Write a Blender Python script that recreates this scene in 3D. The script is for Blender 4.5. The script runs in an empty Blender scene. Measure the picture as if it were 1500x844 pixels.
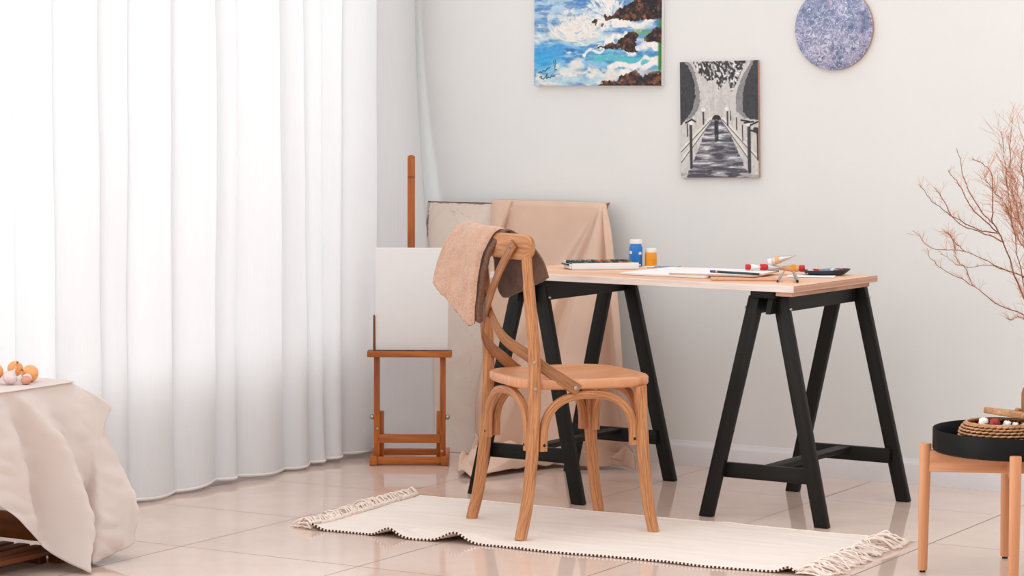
import bpy, bmesh, math, random
import numpy as np
from mathutils import Vector, Matrix, noise as mnoise
PI = math.pi
scene = bpy.context.scene
COL = scene.collection
R = math.radians

# ------------------------------------------------------------------ materials
def lin(c):
    out = []
    for v in c[:3]:
        v = v / 255.0
        out.append(v / 12.92 if v <= .04045 else ((v + .055) / 1.055) ** 2.4)
    return (out[0], out[1], out[2], 1.0)

class NT:
    """small helper for building node trees"""
    def __init__(s, name):
        s.m = bpy.data.materials.new(name); s.m.use_nodes = True
        s.t = s.m.node_tree; s.t.nodes.clear()
        s.out = s.n('ShaderNodeOutputMaterial')
    def n(s, typ, **kw):
        x = s.t.nodes.new(typ)
        for k, v in kw.items():
            if k.startswith('i_'): x.inputs[k[2:]].default_value = v
            else: setattr(x, k, v)
        return x
    def l(s, a, b): s.t.links.new(a, b)
    def bsdf(s, col=None, rough=.5, spec=.5, metal=0., **kw):
        b = s.n('ShaderNodeBsdfPrincipled')
        if col is not None: b.inputs['Base Color'].default_value = col
        b.inputs['Roughness'].default_value = rough
        b.inputs['Specular IOR Level'].default_value = spec
        b.inputs['Metallic'].default_value = metal
        for k, v in kw.items(): b.inputs[k.replace('_', ' ')].default_value = v
        s.l(b.outputs[0], s.out.inputs[0]); s.b = b
        return b
    def coord(s, which='Object', scale=(1, 1, 1)):
        tc = s.n('ShaderNodeTexCoord'); mp = s.n('ShaderNodeMapping')
        mp.inputs['Scale'].default_value = scale
        s.l(tc.outputs[which], mp.inputs[0]); return mp.outputs[0]
    def noise(s, vec, scale, detail=3, rough=.5, dist=0.):
        x = s.n('ShaderNodeTexNoise'); x.inputs['Scale'].default_value = scale
        x.inputs['Detail'].default_value = detail; x.inputs['Roughness'].default_value = rough
        x.inputs['Distortion'].default_value = dist
        if vec is not None: s.l(vec, x.inputs['Vector'])
        return x.outputs['Fac']
    def ramp(s, fac, stops):
        x = s.n('ShaderNodeValToRGB'); e = x.color_ramp.elements
        while len(e) < len(stops): e.new(.5)
        for el, (p, c) in zip(e, stops): el.position = p; el.color = c
        s.l(fac, x.inputs[0]); return x.outputs[0]
    def mix(s, fac, a, b, mode='MIX'):
        x = s.n('ShaderNodeMix', data_type='RGBA', blend_type=mode)
        for sock, v in ((x.inputs[0], fac), (x.inputs[6], a), (x.inputs[7], b)):
            if hasattr(v, 'is_output'): s.l(v, sock)
            else: sock.default_value = v
        return x.outputs[2]
    def math(s, op, a, b=0., c=None):
        x = s.n('ShaderNodeMath', operation=op)
        for sock, v in zip(x.inputs, (a, b, c)):
            if v is None: continue
            if hasattr(v, 'is_output'): s.l(v, sock)
            else: sock.default_value = v
        return x.outputs[0]
    def bump(s, h, strength=.3, dist=.01):
        x = s.n('ShaderNodeBump'); x.inputs['Strength'].default_value = strength
        x.inputs['Distance'].default_value = dist
        s.l(h, x.inputs['Height']); s.l(x.outputs[0], s.b.inputs['Normal'])

def plain(name, rgb, rough=.5, spec=.5, metal=0., mottle=.06, scale=30., bump=0., bscale=None, sheen=0.):
    t = NT(name); c = lin(rgb)
    t.bsdf(c, rough, spec, metal)
    if sheen: t.b.inputs['Sheen Weight'].default_value = sheen
    co = t.coord()
    if mottle:
        f = t.noise(co, scale, 4)
        lo = tuple(x * (1 - mottle) for x in c[:3]) + (1,); hi = tuple(min(1, x * (1 + mottle)) for x in c[:3]) + (1,)
        t.l(t.ramp(f, [(.3, lo), (.7, hi)]), t.b.inputs['Base Color'])
    if bump:
        t.bump(t.noise(co, bscale or scale * 4, 3), bump, .004)
    return t.m

def wood(name, dark, light, rough=.45, along=5., across=110., bump=.15, pores=.5, spec=.4, coords='UV'):
    t = NT(name); t.bsdf(lin(light), rough, spec)
    co = t.coord(coords, (across, along, across)) if coords != 'UV' else t.coord('UV', (across, along, 1))
    co2 = t.coord('UV', (across * .22, along * .5, 1))
    f1 = t.noise(co, 1., 4, .6, .4); f2 = t.noise(co2, 1., 3, .5, 1.2)
    f = t.math('ADD', t.math('MULTIPLY', f1, pores), t.math('MULTIPLY', f2, 1 - pores))
    t.l(t.ramp(f, [(.34, lin(dark)), (.62, lin(light))]), t.b.inputs['Base Color'])
    if bump: t.bump(f1, bump, .003)
    return t.m

M = {}
M['wall'] = plain('wall_paint', (228, 229, 228), .9, .2, mottle=.012, scale=2.5, bump=.06, bscale=180)
M['white'] = plain('white_gloss_paint', (226, 224, 226), .4, .4, mottle=.01)
def floor_mat():
    t = NT('floor_tiles'); t.bsdf(lin((196, 172, 158)), .14, .6)
    tc = t.n('ShaderNodeTexCoord'); sp = t.n('ShaderNodeSeparateXYZ'); t.l(tc.outputs['Object'], sp.inputs[0])
    def dist(o, off, per):
        a = t.math('DIVIDE', t.math('SUBTRACT', o, off - per * 40), per)
        fr = t.math('FRACT', a)
        return t.math('MULTIPLY', t.math('MINIMUM', fr, t.math('SUBTRACT', 1.0, fr)), per), t.math('FLOOR', a)
    dx, ix = dist(sp.outputs[0], 1.776, .606); dy, iy = dist(sp.outputs[1], -.462, .583)
    g = t.math('LESS_THAN', t.math('MINIMUM', dx, dy), .0019)
    n1 = t.noise(t.coord(), 3.0, 5, .6, .6)
    base = t.ramp(n1, [(.25, lin((218, 192, 178))), (.75, lin((230, 207, 194)))])
    wn = t.n('ShaderNodeTexWhiteNoise', noise_dimensions='2D'); cb = t.n('ShaderNodeCombineXYZ')
    t.l(ix, cb.inputs[0]); t.l(iy, cb.inputs[1]); t.l(cb.outputs[0], wn.inputs['Vector'])
    base = t.mix(t.math('MULTIPLY', wn.outputs['Value'], .12), base, lin((196, 168, 152)))
    t.l(t.mix(g, base, lin((112, 88, 76))), t.b.inputs['Base Color'])
    t.l(t.math('ADD', t.math('MULTIPLY', g, .5), t.math('ADD', .03, t.math('MULTIPLY', n1, .05))), t.b.inputs['Roughness'])
    t.bump(t.math('SUBTRACT', 1.0, g), .25, .002)
    return t.m
M['floor'] = floor_mat()
def sheer():
    t = NT('sheer_curtain_fabric')
    co = t.coord('UV', (1, 1, 1))
    wv = t.noise(t.coord('UV', (600, 6, 1)), 1., 2)
    c = t.ramp(wv, [(.3, lin((225, 226, 228))), (.7, lin((228, 229, 231)))])
    d = t.n('ShaderNodeBsdfDiffuse'); tr = t.n('ShaderNodeBsdfTranslucent'); tp = t.n('ShaderNodeBsdfTransparent')
    t.l(c, d.inputs[0]); t.l(c, tr.inputs[0])
    m1 = t.n('ShaderNodeMixShader'); m1.inputs[0].default_value = .122
    t.l(d.outputs[0], m1.inputs[1]); t.l(tr.outputs[0], m1.inputs[2])
    m2 = t.n('ShaderNodeMixShader'); m2.inputs[0].default_value = .02
    t.l(m1.outputs[0], m2.inputs[1]); t.l(tp.outputs[0], m2.inputs[2]); t.l(m2.outputs[0], t.out.inputs[0])
    return t.m
M['sheer'] = sheer()
def glass():
    t = NT('window_glass')
    a = t.n('ShaderNodeBsdfTransparent'); b = t.n('ShaderNodeBsdfGlossy'); b.inputs['Roughness'].default_value = .02
    m = t.n('ShaderNodeMixShader'); m.inputs[0].default_value = .06
    t.l(a.outputs[0], m.inputs[1]); t.l(b.outputs[0], m.inputs[2]); t.l(m.outputs[0], t.out.inputs[0])
    return t.m
M['glass'] = glass()
M['oak'] = wood('oak_bentwood', (146, 88, 48), (212, 150, 102), .42, 12, 330, .3, .7)
M['oak_strap'] = wood('oak_strap', (116, 70, 38), (178, 120, 76), .42, 14, 380, .3, .7)
M['oak_seat'] = wood('oak_seat', (192, 128, 88), (226, 164, 122), .30, 6, 110, .1, .6)
M['endgrain'] = wood('oak_rail', (150, 92, 54), (208, 150, 104), .45, 8, 90, .2, .6)
M['pine'] = wood('pine_top', (212, 160, 126), (238, 194, 164), .5, 2.2, 26, .05, .4)
M['plyedge'] = wood('pine_edge', (150, 104, 84), (206, 164, 140), .6, 5, 160, .2, .5)
M['pale_edge'] = wood('whitewashed_edge', (206, 190, 182), (238, 228, 222), .6, 4, 60, .1, .4)
M['easel'] = wood('varnished_easel_wood', (136, 66, 18), (188, 106, 40), .35, 4, 90, .1, .4)
M['easel_dark'] = wood('dark_easel_wood', (76, 40, 22), (128, 70, 34), .45, 4, 90, .1, .4)
M['beech'] = wood('beech', (196, 130, 88), (224, 164, 122), .45, 3, 70, .05, .4)
M['crate'] = wood('brown_crate_wood', (84, 40, 14), (140, 78, 36), .4, 3, 40, .1, .4)
def blackpaint():
    t = NT('worn_black_paint'); t.bsdf(lin((44, 42, 40)), .5, .22)
    co = t.coord('UV', (60, 3, 1)); f = t.noise(co, 1., 4)
    c = t.ramp(f, [(.3, lin((18, 18, 16))), (.7, lin((31, 29, 26)))])
    ge = t.n('ShaderNodeNewGeometry')
    chip = t.noise(t.coord('Object'), 60., 4, .7)
    e = t.math('MULTIPLY', t.math('GREATER_THAN', ge.outputs['Pointiness'], .56), t.math('GREATER_THAN', chip, .74))
    t.l(t.mix(e, c, lin((170, 150, 136))), t.b.inputs['Base Color']); t.bump(f, .1, .002)
    return t.m
M['black'] = blackpaint()
M['traymetal'] = plain('black_metal_tray', (11, 11, 11), .5, .18, mottle=.08, scale=40)
M['screw'] = plain('steel_screw', (170, 166, 160), .3, .5, 1., mottle=.1)
M['hole'] = plain('dark_socket', (20, 16, 14), .8)
M['canvas'] = plain('primed_canvas', (230, 227, 225), .9, .2, mottle=.01, scale=8, bump=.15, bscale=900)
def board_mat():
    t = NT('stained_board'); t.bsdf(lin((190, 172, 160)), .75, .3)
    co = t.coord(); n1 = t.noise(co, 3.2, 6, .65, .8); n2 = t.noise(co, 11., 6, .75, 1.6)
    c = t.ramp(n1, [(.3, lin((220, 200, 184))), (.55, lin((230, 216, 206))), (.75, lin((236, 227, 220)))])
    st = t.ramp(n2, [(.60, (0, 0, 0, 1)), (.72, (1, 1, 1, 1))])
    c = t.mix(t.math('MULTIPLY', st, .35), c, lin((132, 108, 94)))
    sp = t.n('ShaderNodeSeparateXYZ'); t.l(t.coord(), sp.inputs[0])
    # worn dark rim of the board: stains along its top and left edge
    ed = t.math('MINIMUM', t.math('SUBTRACT', .906, sp.outputs[2]), t.math('ADD', sp.outputs[0], .375))
    rim = t.math('LESS_THAN', t.math('ADD', ed, t.math('MULTIPLY', t.math('SUBTRACT', n2, .5), .045)), .004)
    t.l(t.mix(t.math('MULTIPLY', rim, .6), c, lin((104, 72, 54))), t.b.inputs['Base Color'])
    t.bump(n2, .2, .004)
    return t.m
M['board'] = board_mat()
M['boardedge'] = plain('board_edge', (110, 84, 66), .8, .2, mottle=.25, scale=30)
M['drop'] = plain('beige_drop_cloth', (218, 186, 166), .85, .15, mottle=.05, scale=6, bump=.15, bscale=700, sheen=.15)
M['linen'] = plain('off_white_linen', (213, 200, 194), .85, .15, mottle=.02, scale=6, bump=.12, bscale=500, sheen=.1)
def fleece(name, a, b):
    t = NT(name); t.bsdf(lin(a), .95, .1); t.b.inputs['Sheen Weight'].default_value = .3
    co = t.coord(); f = t.noise(co, 170., 4, .7); f2 = t.noise(co, 30., 3)
    t.l(t.ramp(t.math('ADD', t.math('MULTIPLY', f, .7), t.math('MULTIPLY', f2, .3)), [(.32, lin(b)), (.66, lin(a))]), t.b.inputs['Base Color'])
    t.bump(f, .7, .006); return t.m
M['fleece'] = fleece('pink_beige_fleece', (222, 182, 158), (188, 144, 118))
M['suede'] = fleece('brown_suede', (128, 88, 66), (96, 62, 44))
def rugmat():
    t = NT('woven_cotton_rug'); t.bsdf(lin((232, 216, 206)), .95, .1)
    sp = t.n('ShaderNodeSeparateXYZ'); tc = t.n('ShaderNodeTexCoord'); t.l(tc.outputs['UV'], sp.inputs[0])
    w = t.math('MULTIPLY', t.math('SINE', t.math('MULTIPLY', sp.outputs[0], 1700.)), t.math('SINE', t.math('MULTIPLY', sp.outputs[1], 1100.)))
    f = t.noise(t.coord('UV', (4, 30, 1)), 1., 3)
    t.l(t.ramp(f, [(.3, lin((229, 216, 207))), (.7, lin((239, 228, 220)))]), t.b.inputs['Base Color'])
    t.bump(w, .25, .002); return t.m
M['rug'] = rugmat()
def stitch():
    t = NT('two_tone_edge_stitch'); t.bsdf(lin((226, 210, 200)), .95, .1)
    sp = t.n('ShaderNodeSeparateXYZ'); tc = t.n('ShaderNodeTexCoord'); t.l(tc.outputs['UV'], sp.inputs[0])
    s = t.math('GREATER_THAN', t.math('SINE', t.math('MULTIPLY', sp.outputs[1], 540.)), .1)
    t.l(t.mix(s, lin((70, 52, 42)), lin((232, 216, 206))), t.b.inputs['Base Color']); return t.m
M['stitch'] = stitch()
M['fringe'] = plain('cotton_fringe', (238, 222, 211), .95, .1, mottle=.12, scale=90)
M['blue'] = plain('blue_paint', (28, 116, 196), .25, .5, mottle=.05)
M['orange'] = plain('orange_paint', (240, 152, 8), .3, .5, mottle=.04)
M['cap'] = plain('white_plastic_cap', (236, 230, 224), .4, .5, mottle=.02)
M['label'] = plain('white_label', (232, 228, 224), .6, .3, mottle=.02)
M['paper'] = plain('white_paper', (234, 230, 230), .8, .2, mottle=.015, scale=10)
M['paperedge'] = plain('board_side', (208, 182, 160), .8, .2, mottle=.08, scale=60)
M['card'] = plain('brown_cardboard', (218, 162, 128), .8, .2, mottle=.05, scale=20)
M['red'] = plain('red_cap', (196, 22, 18), .35, .5, mottle=.06)
M['steel'] = plain('polished_steel', (176, 168, 160), .22, .5, 1., mottle=.08)
M['bristle'] = plain('dark_bristle', (44, 34, 30), .9, .1, mottle=.2, scale=200)
M['silver'] = plain('tube_aluminium', (214, 208, 204), .35, .5, .75, mottle=.05)
M['tan'] = plain('tan_label', (226, 172, 122), .6, .3, mottle=.06)
M['green'] = plain('dark_green_lacquer', (30, 58, 48), .3, .5, mottle=.05)
M['purple'] = plain('purple_lacquer', (86, 58, 146), .3, .5, mottle=.05)
M['darkplastic'] = plain('dark_blue_plastic', (38, 44, 54), .35, .5, mottle=.1)
M['pblue'] = plain('slate_blue_paint', (110, 128, 158), .4, .5, mottle=.2, scale=80)
M['pred'] = plain('crimson_paint', (150, 34, 30), .4, .5, mottle=.15, scale=80)
M['pwhite'] = plain('white_paint_blob', (230, 216, 206), .4, .5, mottle=.08)
M['tin'] = plain('white_enamel', (228, 228, 228), .35, .5, mottle=.015)
M['onion'] = plain('onion_skin', (236, 164, 100), .35, .5, mottle=.12, scale=40)
M['garlic'] = plain('garlic_skin', (226, 204, 204), .5, .4, mottle=.14, scale=45)
M['shallot'] = plain('pink_shallot_skin', (206, 146, 126), .4, .4, mottle=.2, scale=40)
M['root'] = plain('dry_root', (150, 108, 80), .9, .1, mottle=.2, scale=100)
M['vase'] = plain('amber_brown_vase', (150, 100, 48), .3, .5, mottle=.12, scale=14)
M['twig'] = plain('red_brown_twig', (134, 84, 60), .8, .2, mottle=.2, scale=60)
M['finetwig'] = plain('pale_orange_twig', (206, 150, 118), .8, .2, mottle=.15, scale=60)
def wicker():
    t = NT('woven_wicker'); t.bsdf(lin((190, 136, 92)), .5, .4)
    f = t.noise(t.coord(), 160., 4, .7); f2 = t.noise(t.coord(), 20., 3)
    t.l(t.ramp(t.math('ADD', t.math('MULTIPLY', f, .6), t.math('MULTIPLY', f2, .4)), [(.32, lin((148, 92, 54))), (.66, lin((218, 168, 124)))]), t.b.inputs['Base Color'])
    t.bump(f, .3, .002); return t.m
M['wicker'] = wicker()
M['wickershade'] = plain('wicker_gap_shade', (84, 48, 26), .8, .2, mottle=.2, scale=80)  # dark brown that paints in the shade between the basket strands
M['outerframe'] = plain('white_window_frame', (232, 232, 234), .4, .4, mottle=.01)
def vcol():
    t = NT('acrylic_painting'); t.bsdf((.5, .5, .5, 1), .5, .4)
    a = t.n('ShaderNodeAttribute'); a.attribute_name = 'paint'; t.l(a.outputs['Color'], t.b.inputs['Base Color'])
    t.bump(t.noise(t.coord('Object', (90, 90, 160)), 1., 4, .6), .3, .003); return t.m
M['art'] = vcol()

# ------------------------------------------------------------------ objects
def tag(o, label=None, cat=None, group=None, kind=None):
    if label: o['label'] = label
    if cat: o['category'] = cat
    if group: o['group'] = group
    if kind: o['kind'] = kind
    return o
def empty(name, loc=(0, 0, 0), rz=0., label=None, cat=None, group=None):
    o = bpy.data.objects.new(name, None); COL.objects.link(o)
    o.empty_display_size = .05
    o.location = loc; o.rotation_euler = (0, 0, rz)
    return tag(o, label, cat, group)
def link(name, bm, mats, parent=None, smooth=True, autosmooth=None):
    me = bpy.data.meshes.new(name)
    bmesh.ops.recalc_face_normals(bm, faces=bm.faces) if getattr(bm, '_recalc', False) else None
    bm.to_mesh(me); bm.free()
    for m in (mats if isinstance(mats, (list, tuple)) else [mats]): me.materials.append(M[m])
    o = bpy.data.objects.new(name, me); COL.objects.link(o)
    if smooth:
        me.polygons.foreach_set('use_smooth', [True] * len(me.polygons))
        if autosmooth is not None: me.set_sharp_from_angle(angle=R(autosmooth))
    if parent: o.parent = parent
    return o
def copy_tree(o, parent=None):
    c = o.copy(); COL.objects.link(c); c.parent = parent
    for ch in list(o.children): copy_tree(ch, c)
    return c

# ------------------------------------------------------------------ geometry
def crom(pts, n):
    """Catmull-Rom resample of control rows to n rows"""
    P = np.array(pts, float); k = len(P)
    if k == 2:
        t = np.linspace(0, 1, n)[:, None]; return P[0] * (1 - t) + P[1] * t
    Q = np.vstack([2 * P[0] - P[1], P, 2 * P[-1] - P[-2]])
    out = []
    for s in np.linspace(0, k - 1, n):
        i = min(int(s), k - 2); t = s - i
        a, b, c, d = Q[i], Q[i + 1], Q[i + 2], Q[i + 3]
        out.append(.5 * ((2 * b) + (c - a) * t + (2 * a - 5 * b + 4 * c - d) * t * t + (3 * b - a - 3 * c + d) * t ** 3))
    return np.array(out)
def sweep(bm, path, section, ref=(0, 0, 1), scale=None, closed=False, mat=0, cap=True, vscale=1.):
    """sweep a closed 2-D section along path rows; ref gives the section's y direction (one vector or a row each)"""
    uvl = bm.loops.layers.uv.verify()
    P = [Vector(p) for p in path]; n = len(P); ns = len(section)
    refs = [Vector(ref)] * n if np.ndim(ref) == 1 else [Vector(r) for r in ref]
    rings = []; L = 0.; Ls = []
    for i, p in enumerate(P):
        a = P[i - 1] if (i > 0 or closed) else p; b = P[(i + 1) % n] if (i < n - 1 or closed) else p
        t = (b - a).normalized()
        side = t.cross(refs[i])
        if side.length < 1e-4: side = t.cross(Vector((1, 0.3, 0)))
        side.normalize(); up = side.cross(t)
        s = scale[i] if scale is not None else 1.
        sx, sy = (s if np.ndim(s) else (s, s))
        rings.append([bm.verts.new(p + side * (x * sx) + up * (y * sy)) for x, y in section])
        if i: L += (p - P[i - 1]).length
        Ls.append(L)
    per = [0.]
    for j in range(ns):
        x0, y0 = section[j]; x1, y1 = section[(j + 1) % ns]; per.append(per[-1] + math.hypot(x1 - x0, y1 - y0))
    for i in range(n if closed else n - 1):
        A, B = rings[i], rings[(i + 1) % n]
        for j in range(ns):
            k = (j + 1) % ns
            f = bm.faces.new((A[j], A[k], B[k], B[j])); f.material_index = mat; f.smooth = True
            l1 = Ls[(i + 1) % n] if i < n - 1 else L + .02
            for lp, uv in zip(f.loops, ((per[j], Ls[i]), (per[j + 1], Ls[i]), (per[j + 1], l1), (per[j], l1))):
                lp[uvl].uv = (uv[0], uv[1] * vscale)
    if cap and not closed:
        for ring, rev in ((rings[0], True), (rings[-1], False)):
            f = bm.faces.new(list(reversed(ring)) if rev else ring); f.material_index = mat
            for lp in f.loops: lp[uvl].uv = (lp.vert.co.x * 2, lp.vert.co.z)
    return rings
def circ(r, n=12): return [(r * math.cos(2 * PI * i / n), r * math.sin(2 * PI * i / n)) for i in range(n)]
def rrect(w, h, r, k=3):
    out = []
    for cx, cy, a0 in ((w / 2 - r, h / 2 - r, 0), (-w / 2 + r, h / 2 - r, 90), (-w / 2 + r, -h / 2 + r, 180), (w / 2 - r, -h / 2 + r, 270)):
        for i in range(k + 1):
            a = R(a0 + 90 * i / k); out.append((cx + r * math.cos(a), cy + r * math.sin(a)))
    return out
def capped(path, k=3, frac=.35):
    """path with scale list giving rounded ends"""
    P = np.array(path, float)
    return P
def tube(bm, path, r, n=10, scale=None, mat=0, ref=(.13, .27, .95), cap=True):
    return sweep(bm, path, circ(r, n), ref, scale, mat=mat, cap=cap)
def box(bm, c, s, rot=None, bevel=0., mat=0, seg=2):
    """bevelled box with UVs running along its longest side"""
    uvl = bm.loops.layers.uv.verify()
    b2 = bmesh.new(); bmesh.ops.create_cube(b2, size=1.)
    for v in b2.verts: v.co = Vector((v.co.x * s[0], v.co.y * s[1], v.co.z * s[2]))
    if bevel: bmesh.ops.bevel(b2, geom=list(b2.edges), offset=bevel, segments=seg, profile=.5, affect='EDGES')
    la = max(range(3), key=lambda i: s[i]); oth = [i for i in range(3) if i != la]
    vm = {}
    mat3 = rot if rot is not None else Matrix.Identity(3)
    seed = random.Random(str(c)).random() * 3
    for v in b2.verts: vm[v] = bm.verts.new(mat3 @ v.co + Vector(c))
    for f in b2.faces:
        nf = bm.faces.new([vm[v] for v in f.verts]); nf.material_index = mat
        an = [abs(x) for x in f.normal]
        oa = oth[0] if an[oth[0]] < an[oth[1]] else oth[1]
        for lp, v in zip(nf.loops, f.verts): lp[uvl].uv = (v.co[oa] + seed, v.co[la] + seed)
    b2.free()
def beam(bm, a, b, w, h, ref=(0, 0, 1), bevel=.002, mat=0, ext=0.):
    a = Vector(a); b = Vector(b); d = (b - a).normalized()
    a2 = a - d * ext; b2 = b + d * ext
    side = d.cross(Vector(ref)).normalized(); up = side.cross(d)
    rot = Matrix((side, d, up)).transposed()
    box(bm, (a2 + b2) / 2, (w, (b2 - a2).length, h), rot, bevel, mat)
def lathe(bm, prof, n=32, c=(0, 0, 0), mat=0, rot=None, rfun=None):
    uvl = bm.loops.layers.uv.verify(); rings = []
    rot = rot or Matrix.Identity(3); c = Vector(c)
    for (r, z) in prof:
        if r < 1e-6: rings.append([bm.verts.new(rot @ Vector((0, 0, z)) + c)]); continue
        ring = []
        for i in range(n):
            a = 2 * PI * i / n; rr = r * (rfun(a, z) if rfun else 1.)
            ring.append(bm.verts.new(rot @ Vector((rr * math.cos(a), rr * math.sin(a), z)) + c))
        rings.append(ring)
    for A, B in zip(rings[:-1], rings[1:]):
        for i in range(n):
            k = (i + 1) % n
            if len(A) == 1 and len(B) == 1: continue
            if len(A) == 1: vs = (A[0], B[k], B[i])
            elif len(B) == 1: vs = (A[i], A[k], B[0])
            else: vs = (A[i], A[k], B[k], B[i])
            f = bm.faces.new(vs); f.material_index = mat; f.smooth = True
            for lp in f.loops:
                lp[uvl].uv = (.1 * math.atan2(lp.vert.co.y - c.y, lp.vert.co.x - c.x), lp.vert.co.z)
def grid(bm, F, nu, nv, mat=None, su=1., sv=1.):
    """F[i][j] points, i over u, j over v"""
    uvl = bm.loops.layers.uv.verify()
    V = [[bm.verts.new(F[i][j]) for j in range(nv)] for i in range(nu)]
    for i in range(nu - 1):
        for j in range(nv - 1):
            f = bm.faces.new((V[i][j], V[i + 1][j], V[i + 1][j + 1], V[i][j + 1])); f.smooth = True
            if mat: f.material_index = mat(i / (nu - 1), j / (nv - 1))
            for lp, (a, b) in zip(f.loops, ((i, j), (i + 1, j), (i + 1, j + 1), (i, j + 1))):
                lp[uvl].uv = (a / (nu - 1) * su, b / (nv - 1) * sv)
    return V
def patch(ctrl, nu, nv):
    """ctrl[u][v] control points -> smooth dense array"""
    C = np.array(ctrl, float)
    A = np.array([crom(C[i], nv) for i in range(len(C))])
    return np.array([crom(A[:, j], nu) for j in range(nv)]).transpose(1, 0, 2)
def solidify(o, th, off=-1., mo=None):
    m = o.modifiers.new('thickness', 'SOLIDIFY'); m.thickness = th; m.offset = off
    if mo is not None: m.material_offset = mo; m.material_offset_rim = mo
    return m
def N3(p, s=1.): return mnoise.noise(Vector(p) * s)
def one(name, mats, parent, fn, *a, autosmooth=40, **k):
    bm = bmesh.new(); fn(bm, *a, **k); return link(name, bm, mats, parent, autosmooth=autosmooth)

# ------------------------------------------------------------------ camera
CAMP = Vector((5.04, -8.013, 1.29))
RT = Vector((0.8635908, 0.5041828, 0.0032511)); UP = Vector((-0.0405812, 0.0630795, 0.9971831)); FW = Vector((-0.5025575, 0.8612901, -0.0749352))
cam = bpy.data.cameras.new('camera'); co = bpy.data.objects.new('camera', cam); COL.objects.link(co)
cam.sensor_width = 36; cam.lens = 3762 / 1500 * 36; cam.clip_end = 60
co.matrix_world = Matrix(((RT.x, UP.x, -FW.x, CAMP.x), (RT.y, UP.y, -FW.y, CAMP.y), (RT.z, UP.z, -FW.z, CAMP.z), (0, 0, 0, 1)))
scene.camera = co

# ------------------------------------------------------------------ room
WX = -.11
def st(name, mats, fn, autosmooth=40):
    bm = bmesh.new(); fn(bm); o = link(name, bm, mats, None, autosmooth=autosmooth); o['kind'] = 'structure'; return o
st('floor', 'floor', lambda b: box(b, (2.6, -3.9, -.05), (5.9, 8.6, .1)))
st('wall_back', 'wall', lambda b: box(b, (2.6, .06, 1.35), (5.9, .12, 2.7)))
WY0, WY1, WZ0, WZ1 = -7.9, -.34, .36, 2.45
def lw(b):
    x = WX - .09
    box(b, (x, (-8.2 + WY0) / 2, 1.35), (.18, WY0 + 8.2, 2.7)); box(b, (x, WY1 / 2, 1.35), (.18, -WY1, 2.7))
    box(b, (x, (WY0 + WY1) / 2, WZ0 / 2), (.18, WY1 - WY0, WZ0)); box(b, (x, (WY0 + WY1) / 2, (WZ1 + 2.7) / 2), (.18, WY1 - WY0, 2.7 - WZ1))
st('wall_left', 'wall', lw)
st('wall_right', 'wall', lambda b: box(b, (5.58, -4.1, 1.35), (.12, 8.2, 2.7)))
def sk(b):
    prof = [(0, 0), (.014, 0), (.014, .066), (.012, .072), (.007, .078), (.005, .086), (0, .086)]
    sweep(b, [(WX, 0, 0), (5.5, 0, 0)], prof, ref=(0, 0, 1))
st('baseboard_back', 'white', sk, 30)
def skl(b):
    prof = [(0, 0), (.014, 0), (.014, .066), (.012, .072), (.007, .078), (.005, .086), (0, .086)]
    sweep(b, [(WX, -8.0, 0), (WX, -.015, 0)], prof, ref=(0, 0, 1))
st('baseboard_left', 'white', skl, 30)
def winframe(b):
    x = WX - .10; cy = (WY0 + WY1) / 2; w = WY1 - WY0
    box(b, (x, cy, WZ0 + .025), (.06, w, .05), bevel=.004); box(b, (x, cy, WZ1 - .025), (.06, w, .05), bevel=.004)
    for y in (WY0 + .025, WY0 + w * .2, WY0 + w * .4, WY0 + w * .6, WY0 + w * .8, WY1 - .025): box(b, (x, y, (WZ0 + WZ1) / 2), (.06, .05, WZ1 - WZ0), bevel=.004)
wf = st('window_1', 'outerframe', winframe)
gp = one('glass_pane', 'glass', wf, lambda b: box(b, (WX - .10, (WY0 + WY1) / 2, (WZ0 + WZ1) / 2), (.006, WY1 - WY0 - .06, WZ1 - WZ0 - .06)))
one('sill_board', 'outerframe', wf, lambda b: box(b, (WX - .06, (WY0 + WY1) / 2, WZ0 + .004), (.12, WY1 - WY0, .02), bevel=.003))

# ------------------------------------------------------------------ sheer curtain
def curtain():
    rnd = random.Random(5)
    ys = [-3.9]
    while ys[-1] < -.14: ys.append(ys[-1] + rnd.choice((.105, .15, .18, .21, .24)))
    ys[-1] = -.06
    depth = [rnd.uniform(.6, 1.1) for _ in ys]; drift = [rnd.uniform(-.02, .03) for _ in ys]; drift[-3:] = [-.04, -.09, -.12]
    sub = 16; nv = 40; F = []
    zt, zb = 2.62, .012
    for k in range(len(ys) - 1):
        for s in range(sub):
            f = s / sub; row = []
            for j in range(nv):
                v = j / (nv - 1); z = zt + (zb - zt) * v
                # pleat: long gentle front, then a quick return that tucks behind the next pleat
                if f < .78:
                    g = f / .78; px = math.sin(PI * (g ** .8)) * .9; py = g * 1.16
                else:
                    g = (f - .78) / .22; px = -.35 * math.sin(PI * g); py = 1.16 - .16 * g
                amp = (.042 + .030 * v) * (depth[k] * (1 - f) + depth[k + 1] * f)
                y0 = ys[k] + drift[k] * v * v; y1 = ys[k + 1] + drift[k + 1] * v * v
                y = y0 + (y1 - y0) * py
                x = -.045 + amp * px + .012 * v * N3((y * 1.3, z * .8, 3.)) * 2 + .006 * N3((y * 6, z * 2.4, 9))
                e = max(0., (y + .55) / .45)
                x += .24 * v ** 2.6 * e * e
                row.append((x, min(y, -.02), z + .006 * math.sin(y * 9) * v))
            F.append(row)
    bm = bmesh.new(); nu = len(F)
    grid(bm, F, nu, nv, su=3.8, sv=2.6)
    o = link('sheer_curtain', bm, 'sheer')
    tag(o, 'long white sheer curtain hanging in soft pleats across the whole window', 'curtain')
    bm = bmesh.new()
    hem = [Vector(r[-1]) + Vector((.0015, 0, .006)) for r in F]
    sweep(bm, hem, rrect(.003, .007, .001, 1), ref=(0, 0, 1))
    link('hem', bm, 'cap', o)
curtain()

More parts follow.
